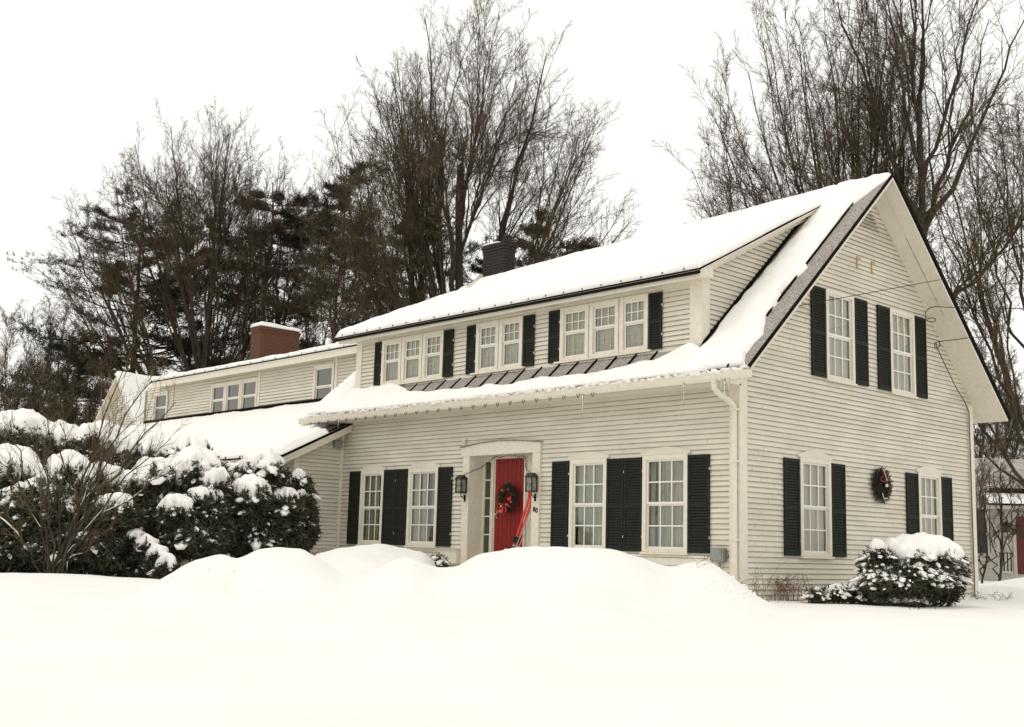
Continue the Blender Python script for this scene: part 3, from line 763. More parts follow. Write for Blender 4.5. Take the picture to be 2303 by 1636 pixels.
# lower slope beneath the dormer
def Pl(u, v):
    x = -10.55+(10.55-.25)*u; y = -.60+(.66)*v
    return (x, y, zroof(max(y, YF))-.03*(y < YF))
xs = [(x+10.55)/10.3 for x in (-10.55, -10, -9.2, -8.6, -8.0, -7.2, -6.5, -5.8, -5.0, -4.2, -3.6, -2.9, -2.5, -2.0, -1.5, -1.2, -.9, -.25)]
snow_sheet('eave_snow', 'wavy ridge of snow along the gutter below the dormer windows', Pl, 420, 26, .15,
    v1=lambda u: float(np.interp(u, xs, [1, 1, .98, .88, .52, .42, .40, .36, .34, .40, .38, .35, .42, .54, .54, .74, .92, .6]))+.03*math.sin(u*90)+.02*math.sin(u*37), edge=.13, nz=.55, LU=10.3, LV=.66, seed=4)
# crusty icy snow in the gutter
mb = MB(); rr = random.Random(9)
for i in range(900):
    x = -11.35+rr.random()*11.9
    if -3.2 < x < -2.7 and rr.random() < .6: continue
    s = rr.uniform(.02, .05); mb.blob((x, rr.uniform(-.60, -.50), 2.72+rr.uniform(0, .055)), (s*1.5, s, s*.7), i, .25, 6, 4)
tag(mb.build('gutter_snow', 'snow_crust', None, True), 'crusty snow packed in the long white gutter', 'snow', kind='stuff')
# left corner of main roof
def Pc(u, v):
    y = YF-.06+(YR-YF+.02)*v; x = -11.26+(.92)*u
    return (x, y, zroof(max(y, YF))-droop(x, y))
snow_sheet('left_strip_snow', 'smooth snow on the steep roof corner left of the dormer', Pc, 24, 90, lambda v: .20 if v < .35 else max(.03, .20-.6*(v-.35)), edge=.2, nz=.3, LU=.98, LV=5.8, seed=5)
# lean-to
def Pw(u, v):
    x = RX0+(RX1-RX0-.02)*u; y = -1.74+3.28*v; return (x, y, zlean(y)+.003)
def v1w(u):
    x = RX0+(RX1-RX0)*u; y = 1.5 if x < -10.9 else (-.62+.06*math.sin(x*20))
    if -11.3 < x <= -10.9: y = np.interp(x, [-11.3, -10.9], [1.5, -.62])
    return (y+1.74)/3.28
snow_sheet('wing_lower_roof_snow', 'deep smooth snow on the low roof left of the front wall', Pw, 260, 60, .19, v1=v1w, edge=.2, nz=.25, LU=14, LV=3.6, seed=6)
def Pu(u, v):
    x = -22.85+12.2*u; y = 1.22+3.8*v; return (x, y, zw(y)+.003)
snow_sheet('wing_upper_roof_snow', 'band of snow on the wing roof in front of the brick chimney', Pu, 160, 40, .13, edge=.15, nz=.35, LU=12.2, LV=3.8, seed=7)
def Px(u, v):
    x = ax-.1+2.35*u; y = ay-.33+3.8*v; return (x, y, az_-max(0, (x-ax))*1.05+.003)
snow_sheet('cross_gable_snow', 'snow on the steep end roof behind the bare little tree', Px, 30, 50, .12, edge=.12, LU=3, LV=3.8, seed=8)
def cap_snow(label, x0, x1, y0, y1, z, T, seed):
    def Pq(u, v): return (x0+(x1-x0)*u, y0+(y1-y0)*v, z)
    return snow_sheet('chimney_snow', label, Pq, 24, 36, T, edge=.14, nz=.5, LU=x1-x0, LV=y1-y0, seed=seed)
cap_snow('rounded snow cap on top of the red brick chimney', -23.50, -22.80, 4.95, 6.55, 7.03, .15, 11)
cap_snow('small patch of snow on the dark chimney top', -10.68, -10.1, 3.93, 4.3, 7.43, .06, 12)

# icicles
for i, (x, L, r) in enumerate(((-2.80, .46, .017), (-2.86, .22, .012), (-.62, .38, .015), (.16, .46, .016), (.10, .2, .012), (.24, .24, .012), (.02, .14, .01), (-10.0, .2, .01))):
    mb = MB(); mb.tube([(x, -.585, 2.62), (x+.004, -.585, 2.62-L*.35), (x-.002, -.584, 2.62-L*.7), (x, -.585, 2.62-L)], [r, r*.75, r*.4, .002], 7)
    lab = ['long icicle hanging from the middle of the gutter', 'short icicle beside the longest one mid gutter', 'long icicle hanging left of the downspout top', 'long icicle below the right gutter end', 'short icicle left of the rightmost long icicle', 'short icicle nearest the right gutter end', 'tiny icicle close to the downspout elbow', 'icicle near the left end of the front wall gutter'][i]
    tag(mb.build('icicle', 'ice', None, True), lab, 'icicle', 'icicles under the gutter')

# ============================================================ ENTRY OBJECTS
def wreath(name, label, fr, u, w_, n, r0, r1, seed, red=False):
    e = thing(name, label, 'wreath', fr.P(u, w_, n)); rr = random.Random(seed)
    mb = MB()
    # woven ring
    ring = [fr.P(u+math.cos(a)*r0, w_+math.sin(a)*r0, n) for a in [2*math.pi*i/24 for i in range(25)]]
    mb.tube(ring, .03, 6, cap=False)
    for i in range(1700):
        a = rr.uniform(0, 2*math.pi); rad = r0+rr.uniform(-1, 1)*(r1-r0)*.6
        c = fr.P(u+math.cos(a)*rad, w_+math.sin(a)*rad, n+rr.uniform(-.01, .05))
        an = a+rr.uniform(-1.3, 1.3); L = rr.uniform(.04, .085)*(1.25 if rr.random() < .15 else 1)
        t = fr.u*math.cos(an)+fr.z*math.sin(an)+fr.n*rr.uniform(-.2, .6); t.normalize()
        s = t.cross(fr.n+Vector((rr.uniform(-.5, .5),)*3)).normalized()*.007
        mb.quad(c-s, c+s, c+t*L+s*.4, c+t*L-s*.4)
    mb.build('foliage', 'wreath_green', e)
    return e, rr
e, rr = wreath('door_wreath', 'green wreath with red bows hanging on the red front door', FRONT, -5.47, .94, -.24, .175, .275, 4)
mb = MB()
for (da, dr_, sz) in ((-2.35, .19, .06), (-1.95, .22, .075), (-1.5, .2, .07), (-1.0, .16, .06), (-.3, .14, .06), (.15, .15, .055), (2.0, .17, .04), (1.1, .19, .035), (2.9, .17, .045), (-2.0, .15, .05)):
    c = FRONT.P(-5.50+math.cos(da)*dr_, .92+math.sin(da)*dr_, -.18)
    for k in range(2):
        a = rr.uniform(0, 6.28); t = (FRONT.u*math.cos(a)+FRONT.z*math.sin(a)+FRONT.n*.5).normalized(); s = t.cross(FRONT.n).normalized()
        mb.add([c, c+t*sz*.6+s*sz*.5, c+t*sz*1.2+FRONT.n*.02, c+t*sz*.6-s*sz*.5], [(0, 1, 2, 3)])
        mb.add([c, c-t*sz*.6+s*sz*.4, c-t*sz*1.1+FRONT.n*.02, c-t*sz*.6-s*sz*.4], [(0, 1, 2, 3)])
mb.build('bow', 'ribbon_red', e)
mb = MB(); mb.blob(FRONT.P(-5.57, .78, -.14), .014, 1, .1); mb.build('bead', 'white_paint', e)
e, rr = wreath('gable_wreath', 'large dark wreath with red ribbon on the gable wall between the windows', GABLE, 4.08, 1.275, .05, .17, .37, 5)
mb = MB()
for pts in ([(-.08, .17), (.0, .05), (.02, .02)], [(.1, .2), (.04, .1), (.02, .02)], [(.02, .02), (.16, .05), (.2, -.02)], [(.02, .02), (.18, -.1), (.12, -.22)], [(-.1, .1), (-.14, .02), (.0, .0)]):
    mb.tube([GABLE.P(4.10+a, 1.33+b, .12) for a, b in pts], .016, 5)
mb.build('ribbon', 'maroon', e)
mb = MB(); mb.blob(GABLE.P(4.13, 1.27, .14), (.03, .03, .03), 1, .2)
for pts in ([(.0, .3), (.1, .15), (.13, .1)], [(-.05, -.12), (0, -.22), (.12, -.2)]): mb.tube([GABLE.P(4.05+a, 1.25+b, .13) for a, b in pts], .007, 4)
mb.build('white_flower', 'white_paint', e)

def lantern(label, u, w_):
    e = thing('wall_lantern', label, 'lantern', FRONT.P(u, w_, .15), 'lanterns beside the front door'); f = FRONT; nn = .16
    m = MB()
    for sx in (-.075, .075):
        for sn in (-.065, .065): f.box(m, u+sx-.009, u+sx+.009, w_-.14, w_+.12, nn+sn-.009, nn+sn+.009)
    for z in (w_-.15, w_+.11): f.box(m, u-.09, u+.09, z, z+.018, nn-.08, nn+.08)
    f.box(m, u-.085, u+.085, w_-.01, w_-.002, nn+.066, nn+.076)
    m.build('cage', 'lantern_metal', e)
    m = MB(); P = f.P; z0, z1 = w_+.128, w_+.195
    m.add([P(u-.095, z0, nn-.085), P(u+.095, z0, nn-.085), P(u+.095, z0, nn+.085), P(u-.095, z0, nn+.085), P(u-.05, z1, nn-.045), P(u+.05, z1, nn-.045), P(u+.05, z1, nn+.045), P(u-.05, z1, nn+.045)],
          [(3, 2, 1, 0), (4, 5, 6, 7), (0, 1, 5, 4), (1, 2, 6, 5), (2, 3, 7, 6), (3, 0, 4, 7)])
    m.build('cap', 'lantern_metal', e)
    m = MB(); f.box(m, u-.068, u+.068, w_-.13, w_+.11, nn-.058, nn+.058); m.build('lantern_glass', 'lantern_pane', e)
    m = MB(); m.tube([P(u, w_-.13, nn), P(u, w_+.0, nn)], .016, 8); m.build('candle', 'white_paint', e)
    m = MB()
    m.tube([P(u, w_-.15, nn), P(u, w_-.20, nn-.01), P(u, w_-.25, .08), P(u, w_-.24, .05)], .010, 6)
    m.tube([P(u-.035, w_-.21, .055), P(u, w_-.21, .055), P(u+.0, w_-.30, .055)], .010, 6); f.box(m, u-.02, u+.02, w_-.31, w_-.18, .05, .062)
    m.tube([P(u, w_-.22, .06), P(u+.05, w_-.235, .1), P(u+.09, w_-.20, .13)], .007, 5)
    m.build('bracket', 'black_edge', e)
    return e
lantern('black glass lantern left of the red door', -6.40, 1.17)
lantern('black glass lantern right of the red door above the skis', -4.45, 1.16)
# string of small lights over the door
e = thing('light_string', 'string of tiny lights draped over the red door between the lanterns', 'light string', FRONT.P(-5.4, 1.7, -.2))
pts = [(-6.36, 1.36, .14), (-6.28, 1.42, .05), (-6.22, 1.47, -.05), (-6.15, 1.50, -.12), (-6.08, 1.60, -.2), (-6.0, 1.69, -.26), (-5.9, 1.73, -.28), (-5.78, 1.71, -.28), (-5.68, 1.735, -.28), (-5.55, 1.72, -.28), (-5.42, 1.735, -.28), (-5.3, 1.705, -.28), (-5.18, 1.73, -.28), (-5.06, 1.68, -.26), (-4.98, 1.60, -.2), (-4.9, 1.52, -.12), (-4.75, 1.45, 0), (-4.5, 1.36, .1)]
pts = [FRONT.P(*p)+Vector((0, 0, rr.uniform(-.015, .015))) for p in pts]
m = MB(); m.tube(pts, .0055, 5); m.build('cord', 'light_wire', e)
m = MB()
for i in range(len(pts)-1):
    for t in (.15, .6): p = pts[i].lerp(pts[i+1], t); m.blob(p+Vector((0, -.01, rr.uniform(-.02, .02))), (.007, .007, .014), i, 0, 5, 4)
m.build('bulbs', 'light_wire', e)
# skis and poles
def ski(label, base, tip, m1, off):
    b, t = Vector(base), Vector(tip); ax_ = (t-b).normalized(); side = ax_.cross(Vector((0, -1, 0))).normalized(); nrm = side.cross(ax_).normalized()
    if nrm.y > 0: nrm = -nrm
    L = (t-b).length; mb = MB(); N = 22; pr = None
    for i in range(N+1):
        s = i/N; w_ = .033-.008*math.sin(math.pi*min(1, s/.9)); 
        if s > .93: w_ *= math.sqrt(max(0.02, 1-((s-.93)/.07)**2))
        c = b+ax_*L*s+nrm*(.09*max(0, (s-.88)/.12)**2)
        cur = [c-side*w_, c+side*w_, c+side*w_+nrm*.012, c-side*w_+nrm*.012]
        if pr:
            mi = 0 if s > .40 else 1
            mb.add(pr+cur, [(0, 1, 5, 4), (1, 2, 6, 5), (2, 3, 7, 6), (3, 0, 4, 7)], mi)
        pr = cur
    e = thing('ski', label, 'ski', b, 'skis leaning by the front door')
    mb.build('ski_body', [m1, 'white_paint'], e)
    m = MB(); c = b+ax_*L*.36+nrm*.02
    for s0, s1, h in ((-.12, -.02, .05), (.05, .16, .045)):
        q = [c+ax_*s0-side*.03, c+ax_*s0+side*.03, c+ax_*s1+side*.03, c+ax_*s1-side*.03]
        m.box8(q+[p+nrm*h for p in q])
    m.build('binding', 'ski_black', e)
ski('red ski leaning right of the red door, nearest the door', (-5.235, -.04, -.52), (-4.80, .20, 1.08), 'ski_red', 0)
ski('red ski leaning just behind the other red ski', (-5.13, -.06, -.52), (-4.715, .19, 1.04), 'ski_red', .01)
for i, (bx, tx, tz, lb) in enumerate(((-5.10, -4.66, .84, 'silver ski pole leaning beside the red skis, left one'), (-5.02, -4.60, .80, 'silver ski pole leaning closest to the right door pilaster'))):
    b, t = Vector((bx, -.16, -.5)), Vector((tx, .12, tz)); e = thing('ski_pole', lb, 'ski pole', b, 'ski poles by the front door')
    m = MB(); m.tube([b, t], .009, 6); m.build('shaft', 'silver', e)
    m = MB(); m.tube([t-(t-b).normalized()*.12, t], .017, 8); m.build('grip', 'ski_black', e)
    m = MB(); c = b+(t-b)*.30; m.tube([c-(t-b).normalized()*.006, c+(t-b).normalized()*.006], [.045, .045], 10); m.build('basket', 'white_paint', e)

# overhead wires
def wire(label, pts, r=.009):
    m = MB(); m.tube(pts, r, 6); tag(m.build('overhead_wire', 'wire_black', None, True), label, 'wire', 'service wires at the gable')
def sag(a, b, s, n=14):
    a, b = Vector(a), Vector(b); return [a.lerp(b, i/n)-Vector((0, 0, s*4*(i/n)*(1-i/n))) for i in range(n+1)]
def onx(px, py, x):
    d = FW+CR*(px-1151.5)/CF-CU*(py-818)/CF; return Vector(CAM+d*(x-CAM[0])/d[0])
wire('thin wire crossing in front of the upper gable windows', sag(onx(1792, 689, .02), onx(2106, 631, .62), .0)+sag(onx(2106, 631, .62), at(2480, 560, 24), .02)[1:], .007)
wire('upper service wire looping at the gable soffit and running right', sag(at(2420, 697, 19), onx(2145, 692, .62), .0, 6)+[onx(a, b, .3) for a, b in ((2105, 690), (2092, 692), (2083, 700), (2081, 712), (2086, 722), (2096, 725), (2104, 722), (2104, 717), (2094, 715), (2087, 718))], .008)
wire('lower wire coiling at the soffit and dropping down the rear corner board', sag(at(2222, 758, 23.5), onx(2188, 759, .6), .0, 4)+[onx(a, b, .3) for a, b in ((2110, 769), (2103, 772), (2101, 780), (2107, 784), (2115, 777), (2112, 769), (2105, 771), (2106, 780))]+[onx(2125, 820, .2), onx(2150, 872, .1), onx(2170, 905, .07), Vector((.062, 7.475, 2.9)), Vector((.062, 7.475, 1.0)), Vector((.062, 7.475, -.7))], .009)

# ============================================================ TREES
def vrand(rng, n):
    v = rng.normal(size=(n, 3)); return v/np.linalg.norm(v, axis=1, keepdims=True)
def unit(v): return v/np.maximum(np.linalg.norm(v, axis=-1, keepdims=True), 1e-9)
def grow(P, D, L, r0, r1, K, rng, wob=.12, trop=.1):
    N = len(P); pts = np.zeros((N, K+1, 3)); rad = np.zeros((N, K+1)); pts[:, 0] = P; rad[:, 0] = r0
    d = D.copy(); st = (L/K)[:, None]
    for k in range(K):
        d = unit(d+rng.normal(size=(N, 3))*wob+np.array([0, 0, trop])); pts[:, k+1] = pts[:, k]+d*st
        rad[:, k+1] = r0+(r1-r0)*((k+1)/K)
    return pts, rad
def sample(pts, t):
    """pts (N,K+1,3), t (N,m) -> positions, dirs (N,m,3)"""
    K = pts.shape[1]-1; f = np.clip(t*K, 0, K-1e-4); i = f.astype(int); f = f-i; n = np.arange(len(pts))[:, None]
    a = pts[n, i]; b = pts[n, i+1]; return a+(b-a)*f[..., None], unit(b-a)
def spawn(pts, rad, Lp, m, t0, t1, ang, lf, rng, rf=.55, rmin=.004, taper=.6, up=0.0, angj=.25):
    N = len(pts); t = t0+(t1-t0)*(np.arange(m)[None]+rng.random((N, m)))/m
    P, D = sample(pts, t)
    pr = vrand(rng, N*m).reshape(N, m, 3); pr = unit(pr-(pr*D).sum(-1, keepdims=True)*D)
    an = ang+rng.normal(size=(N, m, 1))*angj*ang
    d = unit(D*np.cos(an)+pr*np.sin(an)+np.array([0, 0, up]))
    K = rad.shape[1]-1; rr_ = rad[:, :1]+(rad[:, -1:]-rad[:, :1])*t
    L = (Lp[:, None]*lf*(1-taper*t)*rng.uniform(.6, 1.25, (N, m)))
    return P.reshape(-1, 3), d.reshape(-1, 3), L.ravel(), np.maximum(rr_*rf, rmin).ravel()
def tubes(pts, rad, S):
    N, K1, _ = pts.shape; T = np.zeros_like(pts); T[:, 1:-1] = pts[:, 2:]-pts[:, :-2]; T[:, 0] = pts[:, 1]-pts[:, 0]; T[:, -1] = pts[:, -1]-pts[:, -2]; T = unit(T)
    ref = np.where(np.abs(T[..., 2:3]) < .8, np.array([0, 0, 1.0]), np.array([1.0, 0, 0])); ref = np.broadcast_to(ref[:, :1], T.shape)
    A = unit(np.cross(T, ref)); B = np.cross(T, A); an = 2*np.pi*np.arange(S)/S
    V = pts[:, :, None]+rad[..., None, None]*(A[:, :, None]*np.cos(an)[:, None]+B[:, :, None]*np.sin(an)[:, None])
    base = (np.arange(N)[:, None, None]*K1+np.arange(K1-1)[None, :, None])*S; s = np.arange(S)[None, None]; s2 = (s+1) % S
    F = np.stack([base+s, base+s2, base+S+s2, base+S+s], -1).reshape(-1, 4)
    return V.reshape(-1, 3), F
def join(parts):
    V, F, o = [], [], 0
    for v, f in parts: V.append(v); F.append(f+o); o += len(v)
    return np.concatenate(V), np.concatenate(F)
def bez(p0, p1, p2, K):
    t = np.linspace(0, 1, K+1)[None, :, None]; return p0[:, None]*(1-t)**2+2*p1[:, None]*t*(1-t)+p2[:, None]*t*t
RTw = np.array([RTH[0], RTH[1], 0]); FWw = np.array([FWH[0], FWH[1], 0])
def tree(name, label, px, d, top, wl, wr, seed, fork=(.12, .45), nl=12, r=.3, nb=16, ns=9, nt=6, low=.42, lean=0, cx=0, twig='twig', bark='bark', extra=True, group='bare trees behind the house', crown_pow=1.0, rmin=.0055, depthw=.75, fine=1, nsub=4):
    """bare spreading tree. px: photo column of the trunk; top: photo row of the highest twig; wl/wr crown half widths in photo pixels"""
    rng = np.random.default_rng(seed); m = d/CF
    g = at(px, 1240, d); base = np.array([g[0], g[1], ZG-.2]); H = at(px, top, d)[2]-ZG
    wl, wr, cx = wl*m, wr*m, cx*m
    e = thing(name, label, 'tree', base, group)
    # trunk to the upper fork
    th = H*(fork[1]+.12); KT = 10
    tr = np.zeros((1, KT+1, 3)); t = np.linspace(0, 1, KT+1)
    tr[0] = base+np.outer(t, [0, 0, th])+np.outer(t**1.5, RTw*lean*m)+np.cumsum(rng.normal(size=(KT+1, 3))*.035*[1, 1, 0], 0)
    rt_ = (r*(1-.55*t))[None]; rt_[0, 0] *= 1.35
    trunk_parts = [tubes(tr, rt_, 12)]
    # leaders
    hl = np.sort(rng.uniform(fork[0], fork[1], nl))*H; hl[-2:] = fork[1]*H
    P0, _ = sample(tr, (hl/th)[None]); P0 = P0[0]
    latx = np.clip(np.linspace(-1, 1, nl)+rng.normal(size=nl)*.06, -1, 1); latx = latx[np.argsort(-np.abs(latx))]   # widest limbs leave lowest
    laty = np.sqrt(1-latx**2)*rng.uniform(-1, 1, nl)*depthw; rho = np.clip(np.sqrt(latx**2+laty**2/depthw**2*.6), .03, .99)
    lx = np.where(latx > 0, latx*wr, latx*wl)+cx*(1-.3*rho); ly = laty*(wl+wr)/2
    zt = H*(low+(1-low)*np.clip(1-rho**2, 0, 1)**(.5*crown_pow))*rng.uniform(.93, 1.0, nl)
    P2 = base+RTw*lx[:, None]+FWw*ly[:, None]+np.array([0, 0, 1])*zt[:, None]
    dz_ = (P2-P0)[:, 2:3]
    P1 = P0+(P2-P0)*np.array([.56, .56, 0])+np.array([0, 0, 1])*dz_*rng.uniform(.38, .52, (nl, 1))
    K = 10; LP = bez(P0, P1, P2, K); LP[:, 1:-1] += rng.normal(size=(nl, K-1, 3))*.07
    LL = np.linalg.norm(np.diff(LP, axis=1), axis=2).sum(1)
    r0 = np.clip(r*.62*(LL/LL.max())**.9*rng.uniform(.6, 1.1, nl), r*.2, None); LR = r0[:, None]*(1-.93*np.linspace(0, 1, K+1)[None]**.8)+.006
    trunk_parts.append(tubes(LP, LR, 7))
    V, F = join(trunk_parts); npmesh('trunk', V, F, bark, e)
    # sub-limbs: reach evenly over the whole crown, each leaving the main limb nearest to it
    m2 = nl*nsub
    def env(a, b):
        q = np.clip(1-a**2-b**2, 0, 1); return H*(low+(1-low)*q**(.5*crown_pow))
    la = np.clip(np.linspace(-1, 1, m2)+rng.normal(size=m2)*.03, -1, 1); la = np.sign(la)*np.abs(la)**1.0
    lb = np.sqrt(1-la**2)*rng.uniform(-1, 1, m2)
    rr0 = np.sqrt(la**2+lb**2); fz = 1-.34*rng.random(m2)**1.8
    tx = np.where(la > 0, la*wr, la*wl)*rng.uniform(.85, 1.03, m2)+cx*(1-.3*rr0); ty = lb*depthw*(wl+wr)/2
    T2 = base+RTw*tx[:, None]+FWw*ty[:, None]+np.array([0, 0, 1])*(env(la, lb)*fz)[:, None]
    own = np.argmin(((T2[:, None, :2]-LP[None, :, -1, :2])**2).sum(-1)+.15*((T2[:, None, 2]-LP[None, :, -1, 2])**2)+rng.random((m2, nl))*6, 1)
    to = rng.uniform(.08, .62, m2)
    S0, SD = sample(LP[own], to[:, None]); S0, SD = S0[:, 0], SD[:, 0]
    dist = np.linalg.norm(T2-S0, axis=1); S1 = S0+unit(SD+unit(T2-S0)*.9+[0, 0, .15])*dist[:, None]*.45
    SP = bez(S0, S1, T2, K); SP[:, 1:-1] += rng.normal(size=(m2, K-1, 3))*.045
    SL = np.linalg.norm(np.diff(SP, axis=1), axis=2).sum(1)
    pr = LR[own, 0]*(1-.8*to); SR = np.minimum(pr*.55, .010+.0050*SL*r/.2)[:, None]*(1-.92*np.linspace(0, 1, K+1)[None]**.8)+.006
    V, F = tubes(SP, SR, 5); parts = [(V, F)]
    LP = np.concatenate([LP, SP]); LR = np.concatenate([LR, SR]); LL = np.full(len(LP), H*.30); nb = max(5, int(nb*.72))
    # secondary
    p, dd, L, rr_ = spawn(LP, LR, LL, nb, .30, 1, .50, .36, rng, .42, .009, .42, up=.05)
    bp, br = grow(p, dd, L, rr_, rr_*.3, 4, rng, .045, .02); parts.append(tubes(bp, br, 4))
    # tertiary from both
    p, dd, L2, r2_ = spawn(bp, br, L, ns, .2, 1, .60, .36, rng, .5, rmin*1.15, .3, up=.04)
    p3, d3, L3, r3 = spawn(LP, LR, LL, nb//2, .5, 1, .55, .09, rng, .25, rmin*1.15, -.2, up=.08)
    p = np.concatenate([p, p3]); dd = np.concatenate([dd, d3]); L2 = np.concatenate([L2, L3]); r2_ = np.concatenate([r2_, r3])
    tp, trd = grow(p, dd, L2, r2_, np.full(len(p), rmin), 3, rng, .07, .03); parts.append(tubes(tp, trd, 3))
    p, dd, L4, r4 = spawn(tp, trd, L2, nt, .15, 1, .75, .5, rng, .7, rmin, .3, up=.03)
    L4 = np.clip(L4, .12, .42)
    qp, qr = grow(p, dd, L4, np.full(len(p), rmin*.85), np.full(len(p), rmin*.4), 3, rng, .2, .06); tw = [tubes(qp, qr, 3)]
    if fine:
        p, dd, L5, r5 = spawn(qp, qr, L4, fine, .3, 1, .8, .5, rng, .7, rmin*.8, .2, up=.1)
        L5 = np.clip(L5, .07, .4)
        qp, qr = grow(p, dd, L5, np.full(len(p), rmin*.7), np.full(len(p), rmin*.35), 2, rng, .2, .05); tw.append(tubes(qp, qr, 3))
    V, F = join(parts); npmesh('crown', V, F, twig, e)
    V, F = join(tw); npmesh('twigs', V, F, 'twig_tip', e)
    return e

def pine(name, label, px, d, top, wl, wr, seed, bottom=.25, r=.22, nw=46, dens=1.0, bark='bark_pine', group='dark pines behind the house', lean=0):
    rng = np.random.default_rng(seed); m = d/CF; g = at(px, 1240, d); base = np.array([g[0], g[1], ZG-.2]); H = at(px, top, d)[2]-ZG
    wl, wr = wl*m, wr*m; e = thing(name, label, 'tree', base, group)
    K = 12; t = np.linspace(0, 1, K+1); tr = np.zeros((1, K+1, 3))
    tr[0] = base+np.outer(t, [0, 0, H])+np.outer(t**1.5, RTw*lean*m)+np.cumsum(rng.normal(size=(K+1, 3))*.06*[1, 1, 0], 0)
    V, F = tubes(tr, (r*(1-.92*t)+.01)[None], 10); npmesh('trunk', V, F, bark, e)
    h = bottom+(.97-bottom)*np.sort(rng.random(nw)); P0, _ = sample(tr, h[None]); P0 = P0[0]
    phi = rng.uniform(0, 2*np.pi, nw); prof = np.clip(1.1-(np.abs(h-.52)/.56)**2.2, .16, 1)*rng.uniform(.35, 1.1, nw)
    c, s = np.cos(phi), np.sin(phi); W = np.where(c > 0, wr, wl)*prof
    P2 = P0+RTw*(c*W)[:, None]+FWw*(s*W*.8)[:, None]+np.array([0, 0, 1])*(W*rng.uniform(-.05, .38, nw))[:, None]
    P1 = (P0+P2)/2+np.array([0, 0, 1])*(-W*rng.uniform(0, .15, nw))[:, None]
    LP = bez(P0, P1, P2, 7); LP[:, 1:] += rng.normal(size=(nw, 7, 3))*.06
    LL = np.linalg.norm(np.diff(LP, axis=1), axis=2).sum(1); LR = (r*.28*(1-h*.6))[:, None]*(1-.85*np.linspace(0, 1, 8))[None]+.006
    parts = [tubes(LP, LR, 5)]
    p, dd, L, rr_ = spawn(LP, LR, LL, 13, .22, 1, .75, .42, rng, .4, .008, .35, up=.12)
    dd = unit(dd*[1, 1, .3]+[0, 0, .10])
    bp, br = grow(p, dd, L, rr_, rr_*.4, 4, rng, .10, .05); parts.append(tubes(bp, br, 3))
    p, dd, L2, rr_ = spawn(bp, br, L, 5, .25, 1, .7, .5, rng, .5, .006, .3, up=.12)
    dd = unit(dd*[1, 1, .4]+[0, 0, .12])
    tp, trd = grow(p, dd, L2, rr_, rr_*.5, 2, rng, .12, .07); parts.append(tubes(tp, trd, 3))
    V, F = join(parts); npmesh('branches', V, F, 'twig', e)
    # needle tufts
    ends = np.concatenate([tp.reshape(-1, 3), bp[:, 2:].reshape(-1, 3)]); dirs = np.concatenate([np.repeat(unit(tp[:, -1]-tp[:, 0]), 3, 0), np.repeat(unit(bp[:, -1]-bp[:, 0]), 3, 0)])
    keep = rng.random(len(ends)) < .46*dens; ends, dirs = ends[keep], dirs[keep]
    nn = 9; P = np.repeat(ends, nn, 0)+rng.normal(size=(len(ends)*nn, 3))*.05
    D_ = unit(np.repeat(dirs, nn, 0)*.6+vrand(rng, len(P))*[.9, .9, .5]+np.array([0, 0, .25])); S_ = unit(np.cross(D_, vrand(rng, len(P))))
    Ln = rng.uniform(.09, .18, (len(P), 1)); wd = rng.uniform(.008, .017, (len(P), 1))
    V = np.stack([P-S_*wd, P+S_*wd, P+D_*Ln+S_*wd*.5, P+D_*Ln-S_*wd*.5], 1).reshape(-1, 3)
    F = np.arange(len(V)).reshape(-1, 4); npmesh('needles', V, F, 'needles', e, False)
    return e

BACK = 'bare trees behind the house'
tree('maple_tree', 'tallest bare tree with a thick trunk left of the dark chimney', 1008, 44, -100, 275, 400, 11, fork=(.15, .58), nl=12, r=.25, nb=16, ns=7, nt=5, low=.55, crown_pow=1.0, nsub=8)
tree('maple_tree', 'bare tree leaning left beside the tallest central tree', 945, 45.5, 55, 235, 110, 12, fork=(.2, .42), nl=8, r=.16, nb=16, ns=6, nt=4, low=.60, lean=-40, cx=-110, nsub=6)
tree('maple_tree', 'broad bare tree behind the left wing, left of the brick chimney', 425, 50, 160, 345, 165, 13, fork=(.16, .48), nl=11, r=.21, nb=16, ns=7, nt=5, low=.57, cx=-15, nsub=8)
tree('maple_tree', 'smaller bare tree directly behind the red brick chimney', 590, 56, 232, 110, 120, 14, fork=(.3, .5), nl=6, r=.12, nb=14, ns=6, nt=4, low=.60, nsub=5)
tree('maple_tree', 'thin bare tree between the brick chimney and the leaning tree', 725, 57, 255, 90, 120, 15, fork=(.3, .5), nl=6, r=.11, nb=14, ns=6, nt=4, low=.60, nsub=4)
tree('maple_tree', 'large bare tree with one massive trunk right of the gable peak', 2092, 36, -330, 270, 360, 16, fork=(.36, .60), nl=9, r=.18, nb=13, ns=6, nt=4, low=.60, nsub=5)
tree('maple_tree', 'bare tree with many stems fanning left behind the gable peak', 1950, 38, -200, 385, 200, 17, fork=(.14, .36), nl=11, r=.18, nb=14, ns=7, nt=5, low=.58, cx=-45, nsub=8)
tree('maple_tree', 'bare tree at the right edge with low branches over the rear eave', 2330, 32, 60, 330, 280, 18, fork=(.14, .48), nl=12, r=.12, nb=13, ns=6, nt=4, low=.34, nsub=6)
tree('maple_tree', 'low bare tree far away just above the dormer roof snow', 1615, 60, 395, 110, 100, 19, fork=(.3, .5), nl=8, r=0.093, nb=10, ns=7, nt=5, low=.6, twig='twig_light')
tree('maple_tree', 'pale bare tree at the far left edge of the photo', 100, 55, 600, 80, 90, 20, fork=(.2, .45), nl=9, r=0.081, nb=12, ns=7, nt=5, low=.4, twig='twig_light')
tree('maple_tree', 'pale bare tree cut by the left photo edge', -10, 53, 650, 80, 90, 21, fork=(.2, .45), nl=8, r=0.081, nb=12, ns=7, nt=5, low=.4, twig='twig_light')
